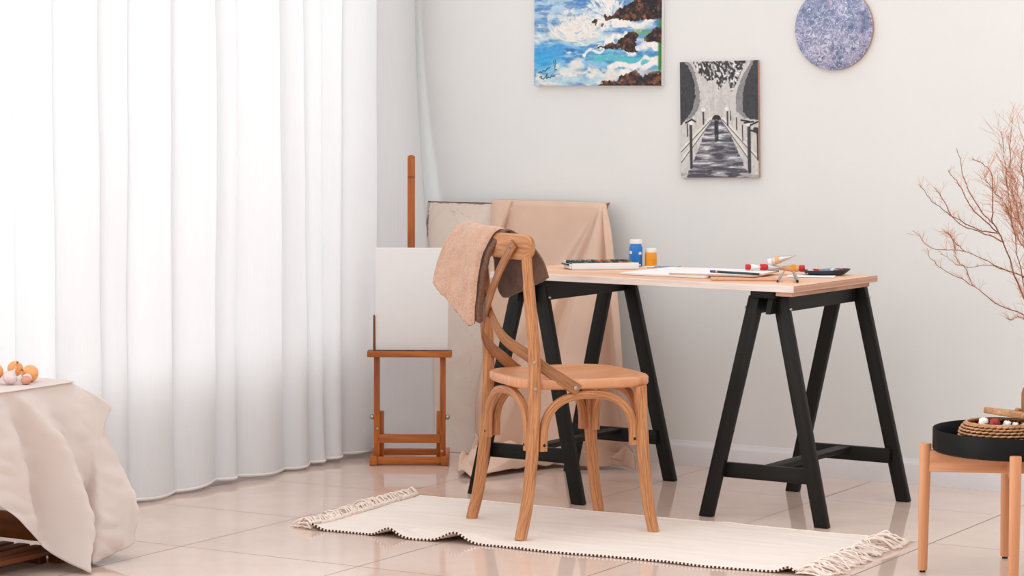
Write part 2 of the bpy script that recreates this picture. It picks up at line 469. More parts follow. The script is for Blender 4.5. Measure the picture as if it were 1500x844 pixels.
# ------------------------------------------------------------------ leaning board and drop cloth
def board():
    L = empty('leaning_board', (.425, -.155, 0), 0, 'large mottled grey beige board with worn brown rim leaning on the wall behind the easel', 'board')
    tilt = math.atan2(.093, .90)
    rot = Matrix.Rotation(-tilt, 3, 'X')
    b = bmesh.new(); box(b, (-.012, 0, .4525), (.725, .016, .905), bevel=.002, seg=1)
    o = link('panel', b, 'board', L, autosmooth=30); o.rotation_euler = (-tilt, 0, 0)
    b = bmesh.new()
    # raised worn edge strip along the top and left sides
    rnd = random.Random(3)
    pts = [(-.3755, -.0085, z) for z in np.linspace(.02, .905, 40)] + [(x, -.0085, .9055) for x in np.linspace(-.3755, .34, 40)]
    sc = [rnd.uniform(.1, .8) for _ in pts]
    sweep(b, pts, rrect(.005, .004, .001, 1), ref=(0, -1, 0), scale=sc)
    o2 = link('worn_rim', b, 'boardedge', o); tag(o2, 'dark worn brown rim')
board()
def drape():
    nu, nv = 150, 190
    cx, cz = .775, .915
    def fold(th):
        xs = (-60, -38, -32, -27, -22, -16.5, -8, 2, 6.5, 8.5, 11, 15, 20, 26)
        hs = (0, 0, .30, .06, .62, .08, 1.0, 1.05, .80, .12, .28, .90, .62, .3)
        return sum(np.interp(th + o_, xs, hs) for o_ in (-1., -.4, .4, 1.)) / 4
    ext = [(0, (.385, -.24)), (.07, (.455, -.52)), (.17, (.53, -.64)), (.27, (.61, -.69)), (.38, (.66, -.50)), (.5, (.69, -.39)), (.62, (.73, -.30)), (.75, (.785, -.27)), (.9, (.87, -.24)), (1, (.955, -.20))]
    ext = np.array([(a, p[0], p[1]) for a, p in ext])
    F = []
    for i in range(nu):
        u = i / (nu - 1); row = []
        xt = .335 + .450 * u
        xb = .325 + .69 * u
        ex = np.interp(u, ext[:, 0], ext[:, 1]); ey = np.interp(u, ext[:, 0], ext[:, 2])
        for j in range(nv):
            v = j / (nv - 1)
            if v < .05:      # behind the board's top
                t = 1 - v / .05
                row.append((xt - .01 * t, -.036, .915 - .025 * t)); continue
            if v < .62:
                t = (v - .05) / .57
                z = .915 * (1 - t) + .012 * t
                lean = -.155 + .095 * z / .905 - .020
                tt = t ** .82
                x = xt * (1 - tt) + xb * tt
                d = math.hypot(x - cx, z - cz); th = math.degrees(math.atan2(x - cx, cz - z + 1e-6))
                y = lean - .115 * min(1, d / .6) ** .85 * fold(th)
                # turned-over strip and triangular tuck at the left border
                y -= .016 * math.exp(-((u - .03) / .025) ** 2) * min(1, t * 6)
                y -= .020 * math.exp(-((x - (.412 - .10 * t * 4)) / .011) ** 2) * max(0, 1 - t * 5) * (1 if t < .2 else 0)
                y -= .012 * N3((x * 5, z * 3.5, 1.7)) * t + .004 * N3((x * 14, z * 9, 4)) * min(1, t * 3)
                zz = z if t > .02 else .912
                yy = y if t > .03 else lean
                # ease from the top edge
                row.append((x, yy, zz))
            else:
                t = (v - .62) / .38
                x0 = xb; y0 = -.185 - .115 * fold(math.degrees(math.atan2(x0 - cx, cz)))
                x = x0 + (ex - x0) * t; y = y0 + (ey - y0) * t
                fade = min(1, t * 5) * (1 - .75 * t)
                amp = .085 * fade
                z = .010 + amp * (.5 + .9 * N3((x * 7, y * 9, 2.2))) + .016 * math.sin(u * 46 + 2 * math.sin(t * 5)) * min(1, t * 4) * .7 + .012 * min(1, t * 4)
                if t > .93: z *= 1 - .5 * (t - .93) / .07
                row.append((x, y, max(.006, z)))
        F.append(row)
    bm = bmesh.new(); grid(bm, F, nu, nv)
    o = link('drop_cloth', bm, 'drop'); solidify(o, .003, 0)
    flap = patch([[(.332, -.088, .914), (.336, -.098, .86), (.342, -.112, .80), (.350, -.122, .745)], [(.368, -.092, .915), (.368, -.112, .86), (.366, -.126, .80), (.364, -.132, .742)], [(.408, -.090, .914), (.398, -.104, .872), (.386, -.122, .815), (.374, -.128, .738)], [(.414, -.082, .912), (.404, -.090, .870), (.390, -.104, .815), (.376, -.120, .738)]], 26, 30)
    bm = bmesh.new(); grid(bm, flap, 26, 30)
    fo = link('turned_over_flap', bm, 'drop', o); solidify(fo, .003, 0)
    tag(o, 'beige drop cloth draped over the leaning board and bunched on the floor', 'cloth')
drape()

# ------------------------------------------------------------------ easel
def easel():
    E = empty('studio_easel', (.245, -.50, 0), R(30.26), 'small brown wooden easel standing by the curtain with a blank canvas', 'easel')
    B = lambda name, c, s, bev=.002, m='easel': one(name, m, E, lambda b: box(b, c, s, bevel=bev))
    for s in (-1, 1):
        B('leg', (.115 * s, 0, .205), (.020, .022, .365))
        B('foot', (.126 * s if s < 0 else .122, .085, .017), (.026, .24, .032))
        B('upright', (.100 * s, .035, .10), (.016, .024, .17))
        k = one('knob', 'screw', E, lambda b: lathe(b, [(0, 0), (.007, 0), (.009, .004), (.009, .010), (.006, .014), (0, .015)], 14, (.125 * s, 0, .168), rot=Matrix.Rotation(R(90 * s), 3, 'Y')))
        one('bolt', 'screw', E, lambda b: lathe(b, [(0, 0), (.004, 0), (.004, .004), (0, .005)], 10, (.113 * s, -.011, .128 if s < 0 else .05), rot=Matrix.Rotation(R(90), 3, 'X')))
    B('front_rail', (0, -.012, .017), (.26, .022, .026)); B('back_rail', (0, .17, .022), (.235, .022, .022))
    B('crossbar', (0, -.003, .093), (.222, .016, .030))
    sh = B('shelf', (0, -.005, .393), (.294, .052, .017), m='easel_dark'); tag(sh, 'dark canvas shelf with paint smudges')
    B('shelf_lip', (0, -.033, .391), (.294, .006, .021))
    def mast(b):
        beam(b, (.003, .032, .385), (.003, .050, 1.07), .026, .016, (0, -1, 0), .002)
    one('mast', 'easel', E, mast)
    one('mast_cap', 'easel', E, lambda b: sweep(b, [(.003, .042, 1.070), (.003, .058, 1.070)], [(-.013, 0), (.013, 0), (.012, .006), (.006, .010), (0, .011), (-.006, .010), (-.012, .006)]))
    one('mast_joint', 'easel_dark', E, lambda b: box(b, (.003, .0385, 1.005), (.0265, .002, .002)))
    one('palette_pin', 'easel_dark', E, lambda b: tube(b, [(-.1235, -.012, .40), (-.1235, -.012, .52), (-.1235, -.012, .527)], .0042, 8, [1, .9, .5]))
    C = empty('blank_canvas', (0, 0, 0), R(30.26), 'blank white stretched canvas resting on the easel shelf', 'canvas')
    cpos = Vector((.245, -.50, 0)) + Matrix.Rotation(R(30.26), 3, 'Z') @ Vector((.007, -.004, .4025)); C.location = cpos
    def cv(b): box(b, (0, 0, .179), (.253, .018, .357), bevel=.003)
    o = one('canvas_face', 'canvas', C, cv); o.rotation_euler = (R(-1.4), 0, 0)
    for sx in (-.108, .108): one('stretcher_bar', 'beech', C, lambda b: box(b, (sx, .013, .18), (.03, .008, .33))).rotation_euler = (R(-1.4), 0, 0)
easel()

# ------------------------------------------------------------------ trestles and table
def trestle(loc, rz, label):
    T = empty('trestle_stand', loc, rz, label, 'trestle', 'pair of black trestles under the table')
    one('top_plate', 'black', T, lambda b: box(b, (0, 0, .694), (.078, .66, .022), bevel=.003))
    def ap(s):
        def f(b):
            # side board with slanted ends
            sec = rrect(.016, .05, .002, 1)
            x = .024 * s
            vs = []
            for dx in (-.008, .008):
                vs.append([b.verts.new((x + dx, y, z)) for y, z in ((-.335, .636), (.335, .636), (.318, .683), (-.318, .683))])
            A, Bq = vs
            b.faces.new(A[::-1]); b.faces.new(Bq)
            for i in range(4): b.faces.new((A[i], A[(i + 1) % 4], Bq[(i + 1) % 4], Bq[i]))
            bmesh.ops.recalc_face_normals(b, faces=b.faces[:])
            uvl = b.loops.layers.uv.verify()
            for fc in b.faces:
                for lp in fc.loops: lp[uvl].uv = (lp.vert.co.z, lp.vert.co.y)
        return f
    for s in (-1, 1): one('apron', 'black', T, ap(s))
    for s in (-1, 1):
        for e in (-1, 1):
            def leg(b, s=s, e=e):
                beam(b, (.196 * s, .300 * e, -.004), (.040 * s, .282 * e, .683), .046, .024, (0, -1, 0), .003)
                for v in b.verts: v.co.z = max(v.co.z, .001)
            lg = one('leg', 'black', T, leg)
            one('bolt', 'screw', lg, lambda b: lathe(b, [(0, 0), (.005, 0), (.005, .003), (.003, .005), (0, .005)], 10, (.0735 * s, .284 * e, .650), rot=Matrix.Rotation(R(90 * s), 3, 'Y')))
    for e in (-1, 1):
        one('cross_rail', 'black', T, lambda b: box(b, (0, .275 * e, .147), (.315, .02, .046), bevel=.002))
    one('stretcher', 'black', T, lambda b: box(b, (0, 0, .160), (.046, .55, .016), bevel=.002))
    return T
trestle((1.822, -.660, 0), R(-2), 'black painted trestle under the right end of the table, fully in view')
trestle((.987, -.655, 0), R(-2), 'black painted trestle under the left end of the table, partly behind the chair')
TZ = .7265
def table():
    T = empty('table_top', (1.40, -.700, .7055), R(-3.2), 'pale wooden board table top resting on two black trestles', 'table')
    L, W, t = 1.09, .575, .020
    def top(b):
        box(b, (0, 0, t / 2), (L, W, t), bevel=.0012, seg=1)
        for f in b.faces:
            n = f.normal
            f.normal_update(); n = f.normal
            if abs(n.x) > .7: f.material_index = 1
            elif n.y < -.7: f.material_index = 2
    one('board', ['pine', 'plyedge', 'pale_edge'], T, top, autosmooth=30)
    one('batten', ['plyedge'], T, lambda b: box(b, (L / 2 - .040, -.01, -.0066), (.055, W - .045, .013), bevel=.0015, seg=1))
    return T
table()

# ------------------------------------------------------------------ chair
CH = (1.329, -1.351, .0045); CR = R(-38.5)
def chair():
    C = empty('bentwood_chair', CH, CR, 'brown oak cross back chair standing on the rug in front of the table', 'chair')
    for s in (-1, 1):
        pts = crom([(.204 * s, -.214, 0), (.198 * s, -.192, .10), (.193 * s, -.174, .25), (.189 * s, -.166, .42), (.188 * s, -.168, .55), (.184 * s, -.180, .70), (.180 * s, -.189, .822)], 40)
        one('back_leg', 'oak', C, lambda b: tube(b, pts, .0185, 14, [1 - .12 * abs(i / 39 - .35) - (.1 if i > 34 else 0) for i in range(40)]))
        pts2 = crom([(.206 * s, .208, 0), (.200 * s, .190, .10), (.197 * s, .176, .24), (.196 * s, .165, .435)], 30)
        one('front_leg', 'oak', C, lambda b: tube(b, pts2, .0195, 14, [.88 + .16 * i / 29 for i in range(30)]))
    # seat
    def seat(b):
        uvl = b.loops.layers.uv.verify()
        n = 96; rr = [0, .3, .55, .75, .88, .95, .985, 1.0, 1.0, .985, .95, .5, 0]
        zz = [-.013, -.0125, -.010, -.005, -.001, 0, -.001, -.006, -.022, -.028, -.030, -.030, -.030]
        def outl(a):
            c, s_ = math.cos(a), math.sin(a)
            p = 3.8
            d = (abs(c / .205) ** p + abs(s_ / .212) ** p) ** (-1 / p)
            x, y = d * c, d * s_
            return x * (1.015 + .06 * (y / .2)), y + .015
        rings = []
        for r_, z_ in zip(rr, zz):
            if r_ == 0: rings.append([b.verts.new((0, .015, .462 + z_))]); continue
            rings.append([b.verts.new((outl(2 * PI * i / n)[0] * r_, outl(2 * PI * i / n)[1] * r_, .462 + z_)) for i in range(n)])
        for A, B in zip(rings[:-1], rings[1:]):
            for i in range(n):
                k = (i + 1) % n
                vs = (A[0], B[i], B[k]) if len(A) == 1 else ((A[i], B[0], A[k]) if len(B) == 1 else (A[i], B[i], B[k], A[k]))
                f = b.faces.new(vs); f.smooth = True
                for lp in f.loops: lp[uvl].uv = (lp.vert.co.x, lp.vert.co.y + lp.vert.co.z * .3)
    one('seat', 'oak_seat', C, seat, autosmooth=60)
    # top rail, bowed backwards, rounded ends
    path = crom([(-.198, -.176, .847), (-.14, -.205, .848), (0, -.228, .850), (.14, -.205, .848), (.198, -.176, .847)], 49)
    sc = []
    for i in range(49):
        e = min(i, 48 - i) / 6.
        k = 1. if e >= 1 else max(.12, math.sqrt(1 - (1 - e) ** 2))
        sc.append((.55 + .45 * k, .25 + .75 * k))
    one('top_rail', 'endgrain', C, lambda b: sweep(b, path, rrect(.034, .075, .015, 5), ref=(0, 0, 1), scale=sc))
    # crossed flat straps running down to the seat sides
    for s, off in ((1, 0.), (-1, .010)):
        ctl = [(.165 * s, -.2225, .858, 0, -1, 0), (.100 * s, -.242, .775, 0, -1, 0), (0, -.246 + off, .655, 0, -1, 0), (-.090 * s, -.224, .580, -.2 * s, -1, 0), (-.160 * s, -.170, .528, -1 * s, -.7, 0), (-.172 * s, -.125, .492, -1 * s, -.15, 0), (-.201 * s, -.075, .456, -1 * s, 0, 0), (-.2085 * s, -.035, .430, -1 * s, 0, 0)]
        q = crom(ctl, 60)
        o = one('cross_strap', 'oak_strap', C, lambda b: sweep(b, q[:, :3], rrect(.034, .0075, .0025, 2), ref=q[:, 3:]))
        def scr(b, p, rot):
            lathe(b, [(0, 0), (.0062, 0), (.0062, .0015), (.0045, .0028), (0, .003)], 14, p, rot=rot)
        one('screw', 'screw', o, scr, (.157 * s, -.2275, .846), Matrix.Rotation(R(90), 3, 'X'))
        one('screw', 'screw', o, scr, (-.2110 * s, -.046, .437), Matrix.Rotation(R(90 if s < 0 else -90), 3, 'Y'))
        one('screw_hole', 'hole', o, lambda b: lathe(b, [(0, 0), (.0028, 0), (0, .0004)], 10, (.157 * s, -.2306, .846), rot=Matrix.Rotation(R(90), 3, 'X')))
    for s in (-1, 1):
        one('leg_screw', 'screw', C, lambda b: lathe(b, [(0, 0), (.0058, 0), (.0058, .0015), (.004, .003), (0, .003)], 14, (.2045 * s, -.172, .515), rot=Matrix.Rotation(R(90 * s), 3, 'Y')))
        one('leg_screw', 'screw', C, lambda b: lathe(b, [(0, 0), (.0058, 0), (.0058, .0015), (.004, .003), (0, .003)], 14, (.2065 * s, -.170, .438), rot=Matrix.Rotation(R(90 * s), 3, 'Y')))
    # bent arches under the seat, one on each side
    def arch(p0, p1, nrm):
        p0 = Vector(p0); p1 = Vector(p1); pts = []
        for i in range(41):
            a = PI * (1 - i / 40.); c, s_ = math.cos(a), math.sin(a)
            ex = math.copysign(abs(c) ** .80, c); ez = abs(s_) ** .80
            m = (p0 + p1) / 2 + (p1 - p0) / 2 * ex
            pts.append((m.x, m.y, p0.z + .030 + (.415 - p0.z - .030) * ez))
        pts = [tuple(p0)] + pts + [tuple(p1)]
        def f(b):
            sweep(b, pts, rrect(.024, .021, .006, 3), ref=nrm)
        o = one('arch_brace', 'oak', C, f)
        for p, q in ((p0, p1), (p1, p0)):
            inw = (q - p).normalized()
            one('screw_hole', 'hole', o, lambda b: lathe(b, [(0, 0), (.0045, 0), (0, .0006)], 12, p + inw * .0108 + Vector((0, 0, .018)), rot=Vector((0, 0, 1)).rotation_difference(inw).to_matrix()))
            one('screw_hole', 'hole', o, lambda b: lathe(b, [(0, 0), (.0045, 0), (0, .0006)], 12, p + Vector(nrm) * .0122 + Vector((0, 0, .018)), rot=Vector((0, 0, 1)).rotation_difference(Vector(nrm)).to_matrix()))
    arch((-.160, -.176, .255), (.160, -.176, .255), (0, -1, 0))
    arch((-.160, .176, .262), (.160, .176, .262), (0, 1, 0))
    arch((.192, -.140, .255), (.192, .146, .262), (1, 0, 0))
    arch((-.192, -.140, .255), (-.192, .146, .262), (-1, 0, 0))
chair()

def towel():
    T = empty('fleece_throw', CH, CR, 'pinkish beige fleece throw with brown underside hung over the chair back', 'throw')
    # columns left to right, rows from the outer hem over the rail to the inner hem
    cols = [
        [(-.215, -.335, .722), (-.225, -.310, .800), (-.212, -.275, .872), (-.190, -.222, .906), (-.185, -.175, .868), (-.185, -.150, .800), (-.165, -.148, .725)],
        [(-.160, -.325, .690), (-.170, -.300, .785), (-.165, -.270, .872), (-.150, -.228, .902), (-.145, -.172, .865), (-.145, -.150, .780), (-.130, -.150, .690)],
        [(-.100, -.310, .655), (-.105, -.292, .765), (-.095, -.272, .865), (-.080, -.236, .899), (-.080, -.176, .862), (-.075, -.152, .770), (-.085, -.150, .683)],
        [(-.045, -.300, .625), (-.045, -.288, .740), (-.030, -.275, .845), (-.010, -.240, .899), (.000, -.175, .860), (.020, -.150, .785), (.000, -.146, .700)],
        [(-.012, -.294, .610), (-.010, -.285, .715), (.012, -.274, .822), (.045, -.236, .897), (.075, -.165, .862), (.110, -.140, .800), (.090, -.136, .725)],
        [(.000, -.280, .611), (.002, -.274, .710), (.028, -.264, .815), (.068, -.226, .893), (.120, -.150, .848), (.170, -.132, .800), (.198, -.128, .760)],
    ]
    nu, nv = 70, 90
    F = patch(cols, nu, nv)
    for i in range(nu):
        for j in range(nv):
            p = F[i, j]; d = N3(p * 16) * .006 + N3(p * 45) * .0022
            edge = 1. if 2 < i < nu - 3 else .5
            F[i, j] += np.array((0, -d * edge, d * .5 * edge))
            if j < 3: F[i, j, 2] += .006 * N3((i * .35, j, 3.3))
    bm = bmesh.new(); grid(bm, F, nu, nv)
    o = link('cloth', bm, ['fleece', 'suede'], T)
    s = solidify(o, .0075, 0, 1); s.material_offset_rim = 1
    # second, folded-under layer with a brown edge
    cols2 = [
        [(-.120, -.300, .690), (-.120, -.285, .785), (-.10, -.262, .868), (-.08, -.226, .893), (-.06, -.196, .888)],
        [(-.040, -.286, .645), (-.040, -.276, .760), (-.015, -.262, .855), (.01, -.232, .891), (.04, -.196, .884)],
        [(.004, -.272, .618), (.006, -.266, .715), (.036, -.256, .815), (.078, -.222, .890), (.105, -.188, .882)],
        [(.012, -.258, .622), (.014, -.254, .716), (.045, -.248, .812), (.090, -.216, .888), (.118, -.182, .880)],
    ]
    F = patch(cols2, 36, 44)
    for i in range(36):
        for j in range(44): F[i, j] += np.array((0, N3(F[i, j] * 22) * .005, 0))
    bm = bmesh.new(); grid(bm, F, 36, 44)
    o = link('folded_layer', bm, ['suede', 'fleece'], T); solidify(o, .006, 0); tag(o, 'brown suede like underside folded inwards')
towel()

# ------------------------------------------------------------------ rug
def rug():
    c00, c10, c01, c11 = (np.array(p) for p in ((.724, -1.797), (2.249, -1.712), (.656, -1.092), (2.222, -1.063)))
    G = empty('cotton_rug', (1.45, -1.42, 0), 0, 'cream woven cotton rug with fringed ends lying under the chair', 'rug')
    off = np.array((1.45, -1.42))
    def P(u, v):
        p = (c00 * (1 - u) + c10 * u) * (1 - v) + (c01 * (1 - u) + c11 * u) * v
        z = .0015
        for u0, w, h, sl, ln in ((.175, .024, .024, .12, .30), (.315, .028, .026, .18, .36), (.0, .018, .016, .0, .14), (.985, .016, .016, .0, .12)):
            z += h * math.exp(-((u - u0 - sl * v) / (w * (1 + v))) ** 2) * math.exp(-v / ln * 1.6)
        z += .004 * max(0, N3((u * 7, v * 3.4, .6))) * (1 if True else 0) + .003 * math.exp(-((u - .30 - .4 * v) / .03) ** 2) * v
        z += .002 * max(0, N3((u * 30, v * 2, 5.))) * (1 - v)
        y = p[1] + .006 * math.sin(u * 21) * (1 - v) + .004 * N3((u * 9, v * 2, 7)); x = p[0] + .004 * N3((u, v * 9, 3))
        return (x - off[0], y - off[1], z)
    nu, nv = 260, 90
    F = [[P(i / (nu - 1), j / (nv - 1)) for j in range(nv)] for i in range(nu)]
    bm = bmesh.new(); grid(bm, F, nu, nv, su=1.55, sv=.7)
    o = link('woven_field', bm, ['rug'], G); solidify(o, .003, 1)
    for j in (0, nv - 1):
        bm = bmesh.new(); sweep(bm, [Vector(F[i][j]) + Vector((0, 0, .0022)) for i in range(nu)], circ(.0032, 6))
        e = link('stitched_edge', bm, 'stitch' if j == 0 else 'fringe', G)
        if j == 0: tag(e, 'dark and cream stitched front edge')
    def fringe(u, d, seed, ln):
        rnd = random.Random(seed); bm = bmesh.new()
        for k in range(170):
            v = (k + rnd.random()) / 170; p = Vector(P(u, v)); L = ln * rnd.uniform(.55, 1.15)
            a = rnd.uniform(-.9, .9); pts = []; ph = rnd.uniform(0, 6); hz = rnd.uniform(.002, .026)
            wob = rnd.uniform(.004, .012)
            for s in range(10):
                t = s / 9
                pts.append((p.x + d * (L * t) + wob * .6 * math.sin(ph + t * 9) * t, p.y + math.sin(a) * L * .55 * t + wob * math.sin(ph * 2 + t * 11) * t, .004 + hz * math.sin(PI * min(1, t * 1.1)) + .003 * rnd.random()))
            sweep(bm, pts, circ(rnd.uniform(.0022, .0038), 5), ref=(.2, .3, .9))
        # knots along the edge
        for k in range(46):
            v = (k + .5) / 46; p = Vector(P(u, v))
            lathe(bm, [(0, -.005), (.005, -.003), (.0065, 0), (.005, .004), (0, .006)], 7, p + Vector((d * .006, 0, .006 + .004 * rnd.random())))
        f = link('fringe', bm, 'fringe', G); f['kind'] = 'stuff'
    fringe(0., -1, 11, .075); fringe(1., 1, 12, .105)
rug()

# ------------------------------------------------------------------ paintings
def vnoise(x, y, seed):
    def h(i, j):
        n = np.sin(i * 127.1 + j * 311.7 + seed * 74.7) * 43758.5453
        return n - np.floor(n)
    xi, yi = np.floor(x), np.floor(y); fx, fy = x - xi, y - yi
    fx = fx * fx * (3 - 2 * fx); fy = fy * fy * (3 - 2 * fy)
    return (h(xi, yi) * (1 - fx) + h(xi + 1, yi) * fx) * (1 - fy) + (h(xi, yi + 1) * (1 - fx) + h(xi + 1, yi + 1) * fx) * fy
def fbm(x, y, seed, o=4):
    s = 0; a = .5
    for k in range(o): s = s + a * vnoise(x * 2 ** k, y * 2 ** k, seed + k); a *= .5
    return s
def inpoly(x, y, poly):
    c = np.zeros(x.shape, bool); n = len(poly)
    for i in range(n):
        x0, y0 = poly[i]; x1, y1 = poly[(i + 1) % n]
        with np.errstate(divide='ignore', invalid='ignore'):
            k = ((y0 > y) != (y1 > y)) & (x < (x1 - x0) * (y - y0) / (y1 - y0 + 1e-12) + x0)
        c ^= k
    return c
def lay(img, m, c):
    m = np.clip(m, 0, 1)[..., None]; return img * (1 - m) + np.array(c, float) * m
def sm(a, b, x): t = np.clip((x - a) / (b - a), 0, 1); return t * t * (3 - 2 * t)
def seascape(U, Wd):
    wx = U + .05 * (fbm(U * 5, Wd * 5, 1) - .5); wy = Wd + .05 * (fbm(U * 5, Wd * 5, 9) - .5)
    st_ = fbm(wx * 5, wy * 34, 3, 5); s2 = fbm(wx * 11, wy * 60, 5, 4); tx = fbm(U * 60, Wd * 60, 21, 3)
    img = np.ones(U.shape + (3,)) * np.array((86, 168, 222.))
    img = lay(img, sm(.40, .62, fbm(wx * 3, wy * 14, 12)) * (Wd > .615), (176, 212, 234))
    sea = (Wd < .617)
    img = lay(img, sea * 1., (108, 160, 208)); img = lay(img, sea * sm(.40, .60, st_), (176, 206, 226)); img = lay(img, sea * sm(.50, .36, s2) * .55, (64, 110, 176))
    img = lay(img, np.exp(-((Wd - .61 - .008 * (st_ - .5)) / .006) ** 2) * (U < .5), (44, 72, 130))
    mid = sm(.40, .33, wy) * sm(.08, .16, wy)
    img = lay(img, mid * .8, (84, 152, 212)); img = lay(img, mid * sm(.42, .58, st_), (140, 192, 228)); img = lay(img, mid * sm(.48, .34, s2) * .6, (44, 98, 170)); img = lay(img, mid * sm(.52, .66, fbm(wx * 4, wy * 20, 14)) * .8, (222, 228, 230))
    tq = np.exp(-((wy - .19 + .08 * (U - .5)) / .05) ** 2)
    img = lay(img, tq * sm(.38, .55, fbm(wx * 4, wy * 16, 31)), (92, 188, 200))
    img = lay(img, sm(.35, .1, U) * np.exp(-((wy - .2) / .09) ** 2) * .8, (56, 168, 226))
    # rolling wave and spray
    a = np.arctan2(Wd - .44, U - .42); r = np.hypot(U - .42, (Wd - .44) * 1.7)
    sw = fbm(a * 3 + r * 14, r * 26, 41, 4)
    foam = np.exp(-(((wx - .34) / .32) ** 2 + ((wy - .40 - .12 * (wx - .36)) / .105) ** 2) * 1.1)
    img = lay(img, sm(.25, .70, foam + 1.1 * (sw - .47) + .5 * (st_ - .47)), (234, 231, 226)); img = lay(img, (foam > .3) * sm(.58, .72, sw) * .65, (140, 184, 218)); img = lay(img, (foam > .35) * sm(.40, .28, sw) * .4, (214, 206, 190))
    ang = np.arctan2(Wd - .42, U - .62)
    ray = fbm(ang * 11, np.hypot(U - .62, Wd - .42) * 9, 55, 4)
    spray = np.exp(-(((U - .60 + .35 * (Wd - .5)) / .13) ** 2 + ((Wd - .58) / .12) ** 2))
    img = lay(img, sm(.38, .75, spray + 1.6 * (ray - .46) + .7 * (sw - .46)), (238, 236, 233)); img = lay(img, (spray > .35) * sm(.55, .7, ray) * .5, (160, 190, 214))
    img = lay(img, np.exp(-((U - .68) / .11) ** 2 - ((Wd - .50 + .25 * (U - .68)) / .05) ** 2) * sm(.35, .55, sw), (238, 234, 228))
    # shore foam and swash bands, broken up by coarse and fine noise
    b1 = fbm(U * 14 + 3 * fbm(U * 6, Wd * 6, 90), Wd * 22, 91, 4); b2 = fbm(U * 34, Wd * 44, 92, 3)
    for (x0, y0, x1, y1, w) in ((.40, .225, .56, .250, .011), (.53, .27, .62, .31, .016), (.60, .32, .72, .36, .020), (.62, .250, .76, .262, .010), (.64, .415, .92, .43, .030), (.74, .255, 1., .27, .032), (.6, .13, .82, .15, .020), (.7, .075, .98, .15, .022), (.82, .16, 1., .20, .018)):
        dx, dy = x1 - x0, y1 - y0; t = np.clip(((U - x0) * dx + (Wd - y0) * dy) / (dx * dx + dy * dy), 0, 1)
        bend = .018 * np.sin(t * 7 + x0 * 30)
        d = np.hypot(U - (x0 + dx * t), (Wd - (y0 + dy * t) - bend)) / w
        img = lay(img, sm(1.5, .6, d + 2.6 * (b1 - .42) + 1.1 * (b2 - .45)), (238, 234, 230))
    for cx, cy, rx, ry in ((.31, .105, .16, .07), (.56, .06, .13, .065), (.16, .03, .22, .05), (.42, .04, .16, .06)):
        q = ((U - cx) / rx) ** 2 + ((Wd - cy - .01 * np.sin(U * 40)) / ry) ** 2
        img = lay(img, sm(1.3, .3, q + 2.2 * (b1 - .42) + .8 * (b2 - .45)) * .95, (232, 229, 222))
    img = lay(img, sm(.5, .62, fbm(wx * 9, wy * 26, 95)) * sm(.16, .05, Wd) * .6, (150, 202, 222))
    # greens at the right
    img = lay(img, np.exp(-((U - .86) / .07) ** 2 - ((Wd - .36) / .022) ** 2) * sm(.35, .5, st_ + .1), (120, 170, 62))
    img = lay(img, sm(.965, .985, U) * sm(.08, .12, Wd) * sm(.48, .42, Wd), (52, 124, 60))
    # rocks
    jx = U + .035 * (tx - .5); jy = Wd + .035 * (fbm(U * 55, Wd * 55, 77, 3) - .5)
    polys = [[(.53, .485), (.60, .475), (.665, .527), (.78, .575), (.97, .64), (1.03, .65), (1.03, .46), (.9, .45), (.744, .437), (.66, .46), (.57, .440)],
             [(.444, .249), (.56, .275), (.647, .293), (.71, .350), (.8, .370), (.825, .335), (.797, .293), (.815, .225), (.74, .225), (.68, .26), (.66, .245), (.56, .255)],
             [(.868, .32), (.93, .385), (1.03, .41), (1.03, .29), (.87, .30)],
             [(.50, -.02), (.55, .042), (.63, .02), (.68, .063), (.8, .105), (.85, .062), (.93, .096), (1.03, .094), (1.03, -.02)],
             [(.455, .435), (.475, .46), (.50, .45), (.495, .41)], [(.53, .40), (.54, .43), (.55, .42), (.535, .395)]]
    rk = np.zeros(U.shape, bool)
    for p in polys: rk |= inpoly(jx, jy, p)
    rc = fbm(U * 38, Wd * 38, 81, 4)
    rock = np.ones(img.shape) * np.array((58, 38, 32.)); rock = lay(rock, sm(.50, .62, rc), (120, 74, 50)); rock = lay(rock, sm(.44, .34, rc), (28, 22, 24)); rock = lay(rock, sm(.66, .72, tx) * .8, (196, 108, 60)); rock = lay(rock, sm(.36, .30, tx) * .5, (70, 66, 84))
    img = np.where(rk[..., None], rock, img)
    img = lay(img, np.exp(-((U - .66) / .06) ** 2 - ((Wd - .035) / .018) ** 2) * sm(.4, .5, tx) * .8, (224, 150, 116))
    img = lay(img, np.exp(-((U - .9) / .08) ** 2 - ((Wd - .095) / .012) ** 2) * .7, (226, 180, 160))
    # handwritten strokes in the lower left corner
    def stroke(pts, w, c):
        nonlocal img
        for (x0, y0), (x1, y1) in zip(pts[:-1], pts[1:]):
            dx, dy = x1 - x0, y1 - y0; t = np.clip(((U - x0) * dx + (Wd - y0) * dy) / (dx * dx + dy * dy + 1e-9), 0, 1)
            img = lay(img, sm(w * 1.5, w * .5, np.hypot(U - x0 - dx * t, Wd - y0 - dy * t)), c)
    c = (26, 84, 84)
    stroke([(.035, .09), (.05, .098), (.06, .09), (.075, .105), (.09, .10), (.105, .118), (.125, .125)], .0032, c)
    stroke([(.155, .175), (.165, .12)], .003, c); stroke([(.17, .18), (.172, .13)], .003, c); stroke([(.168, .11), (.178, .112)], .004, c)
    stroke([(.045, .058), (.06, .066), (.055, .05), (.075, .046), (.09, .06), (.10, .075), (.105, .085), (.10, .05), (.115, .06), (.13, .055), (.14, .068), (.155, .064), (.165, .07)], .0034, c)
    return np.clip(img + (tx[..., None] - .47) * 26, 0, 255)
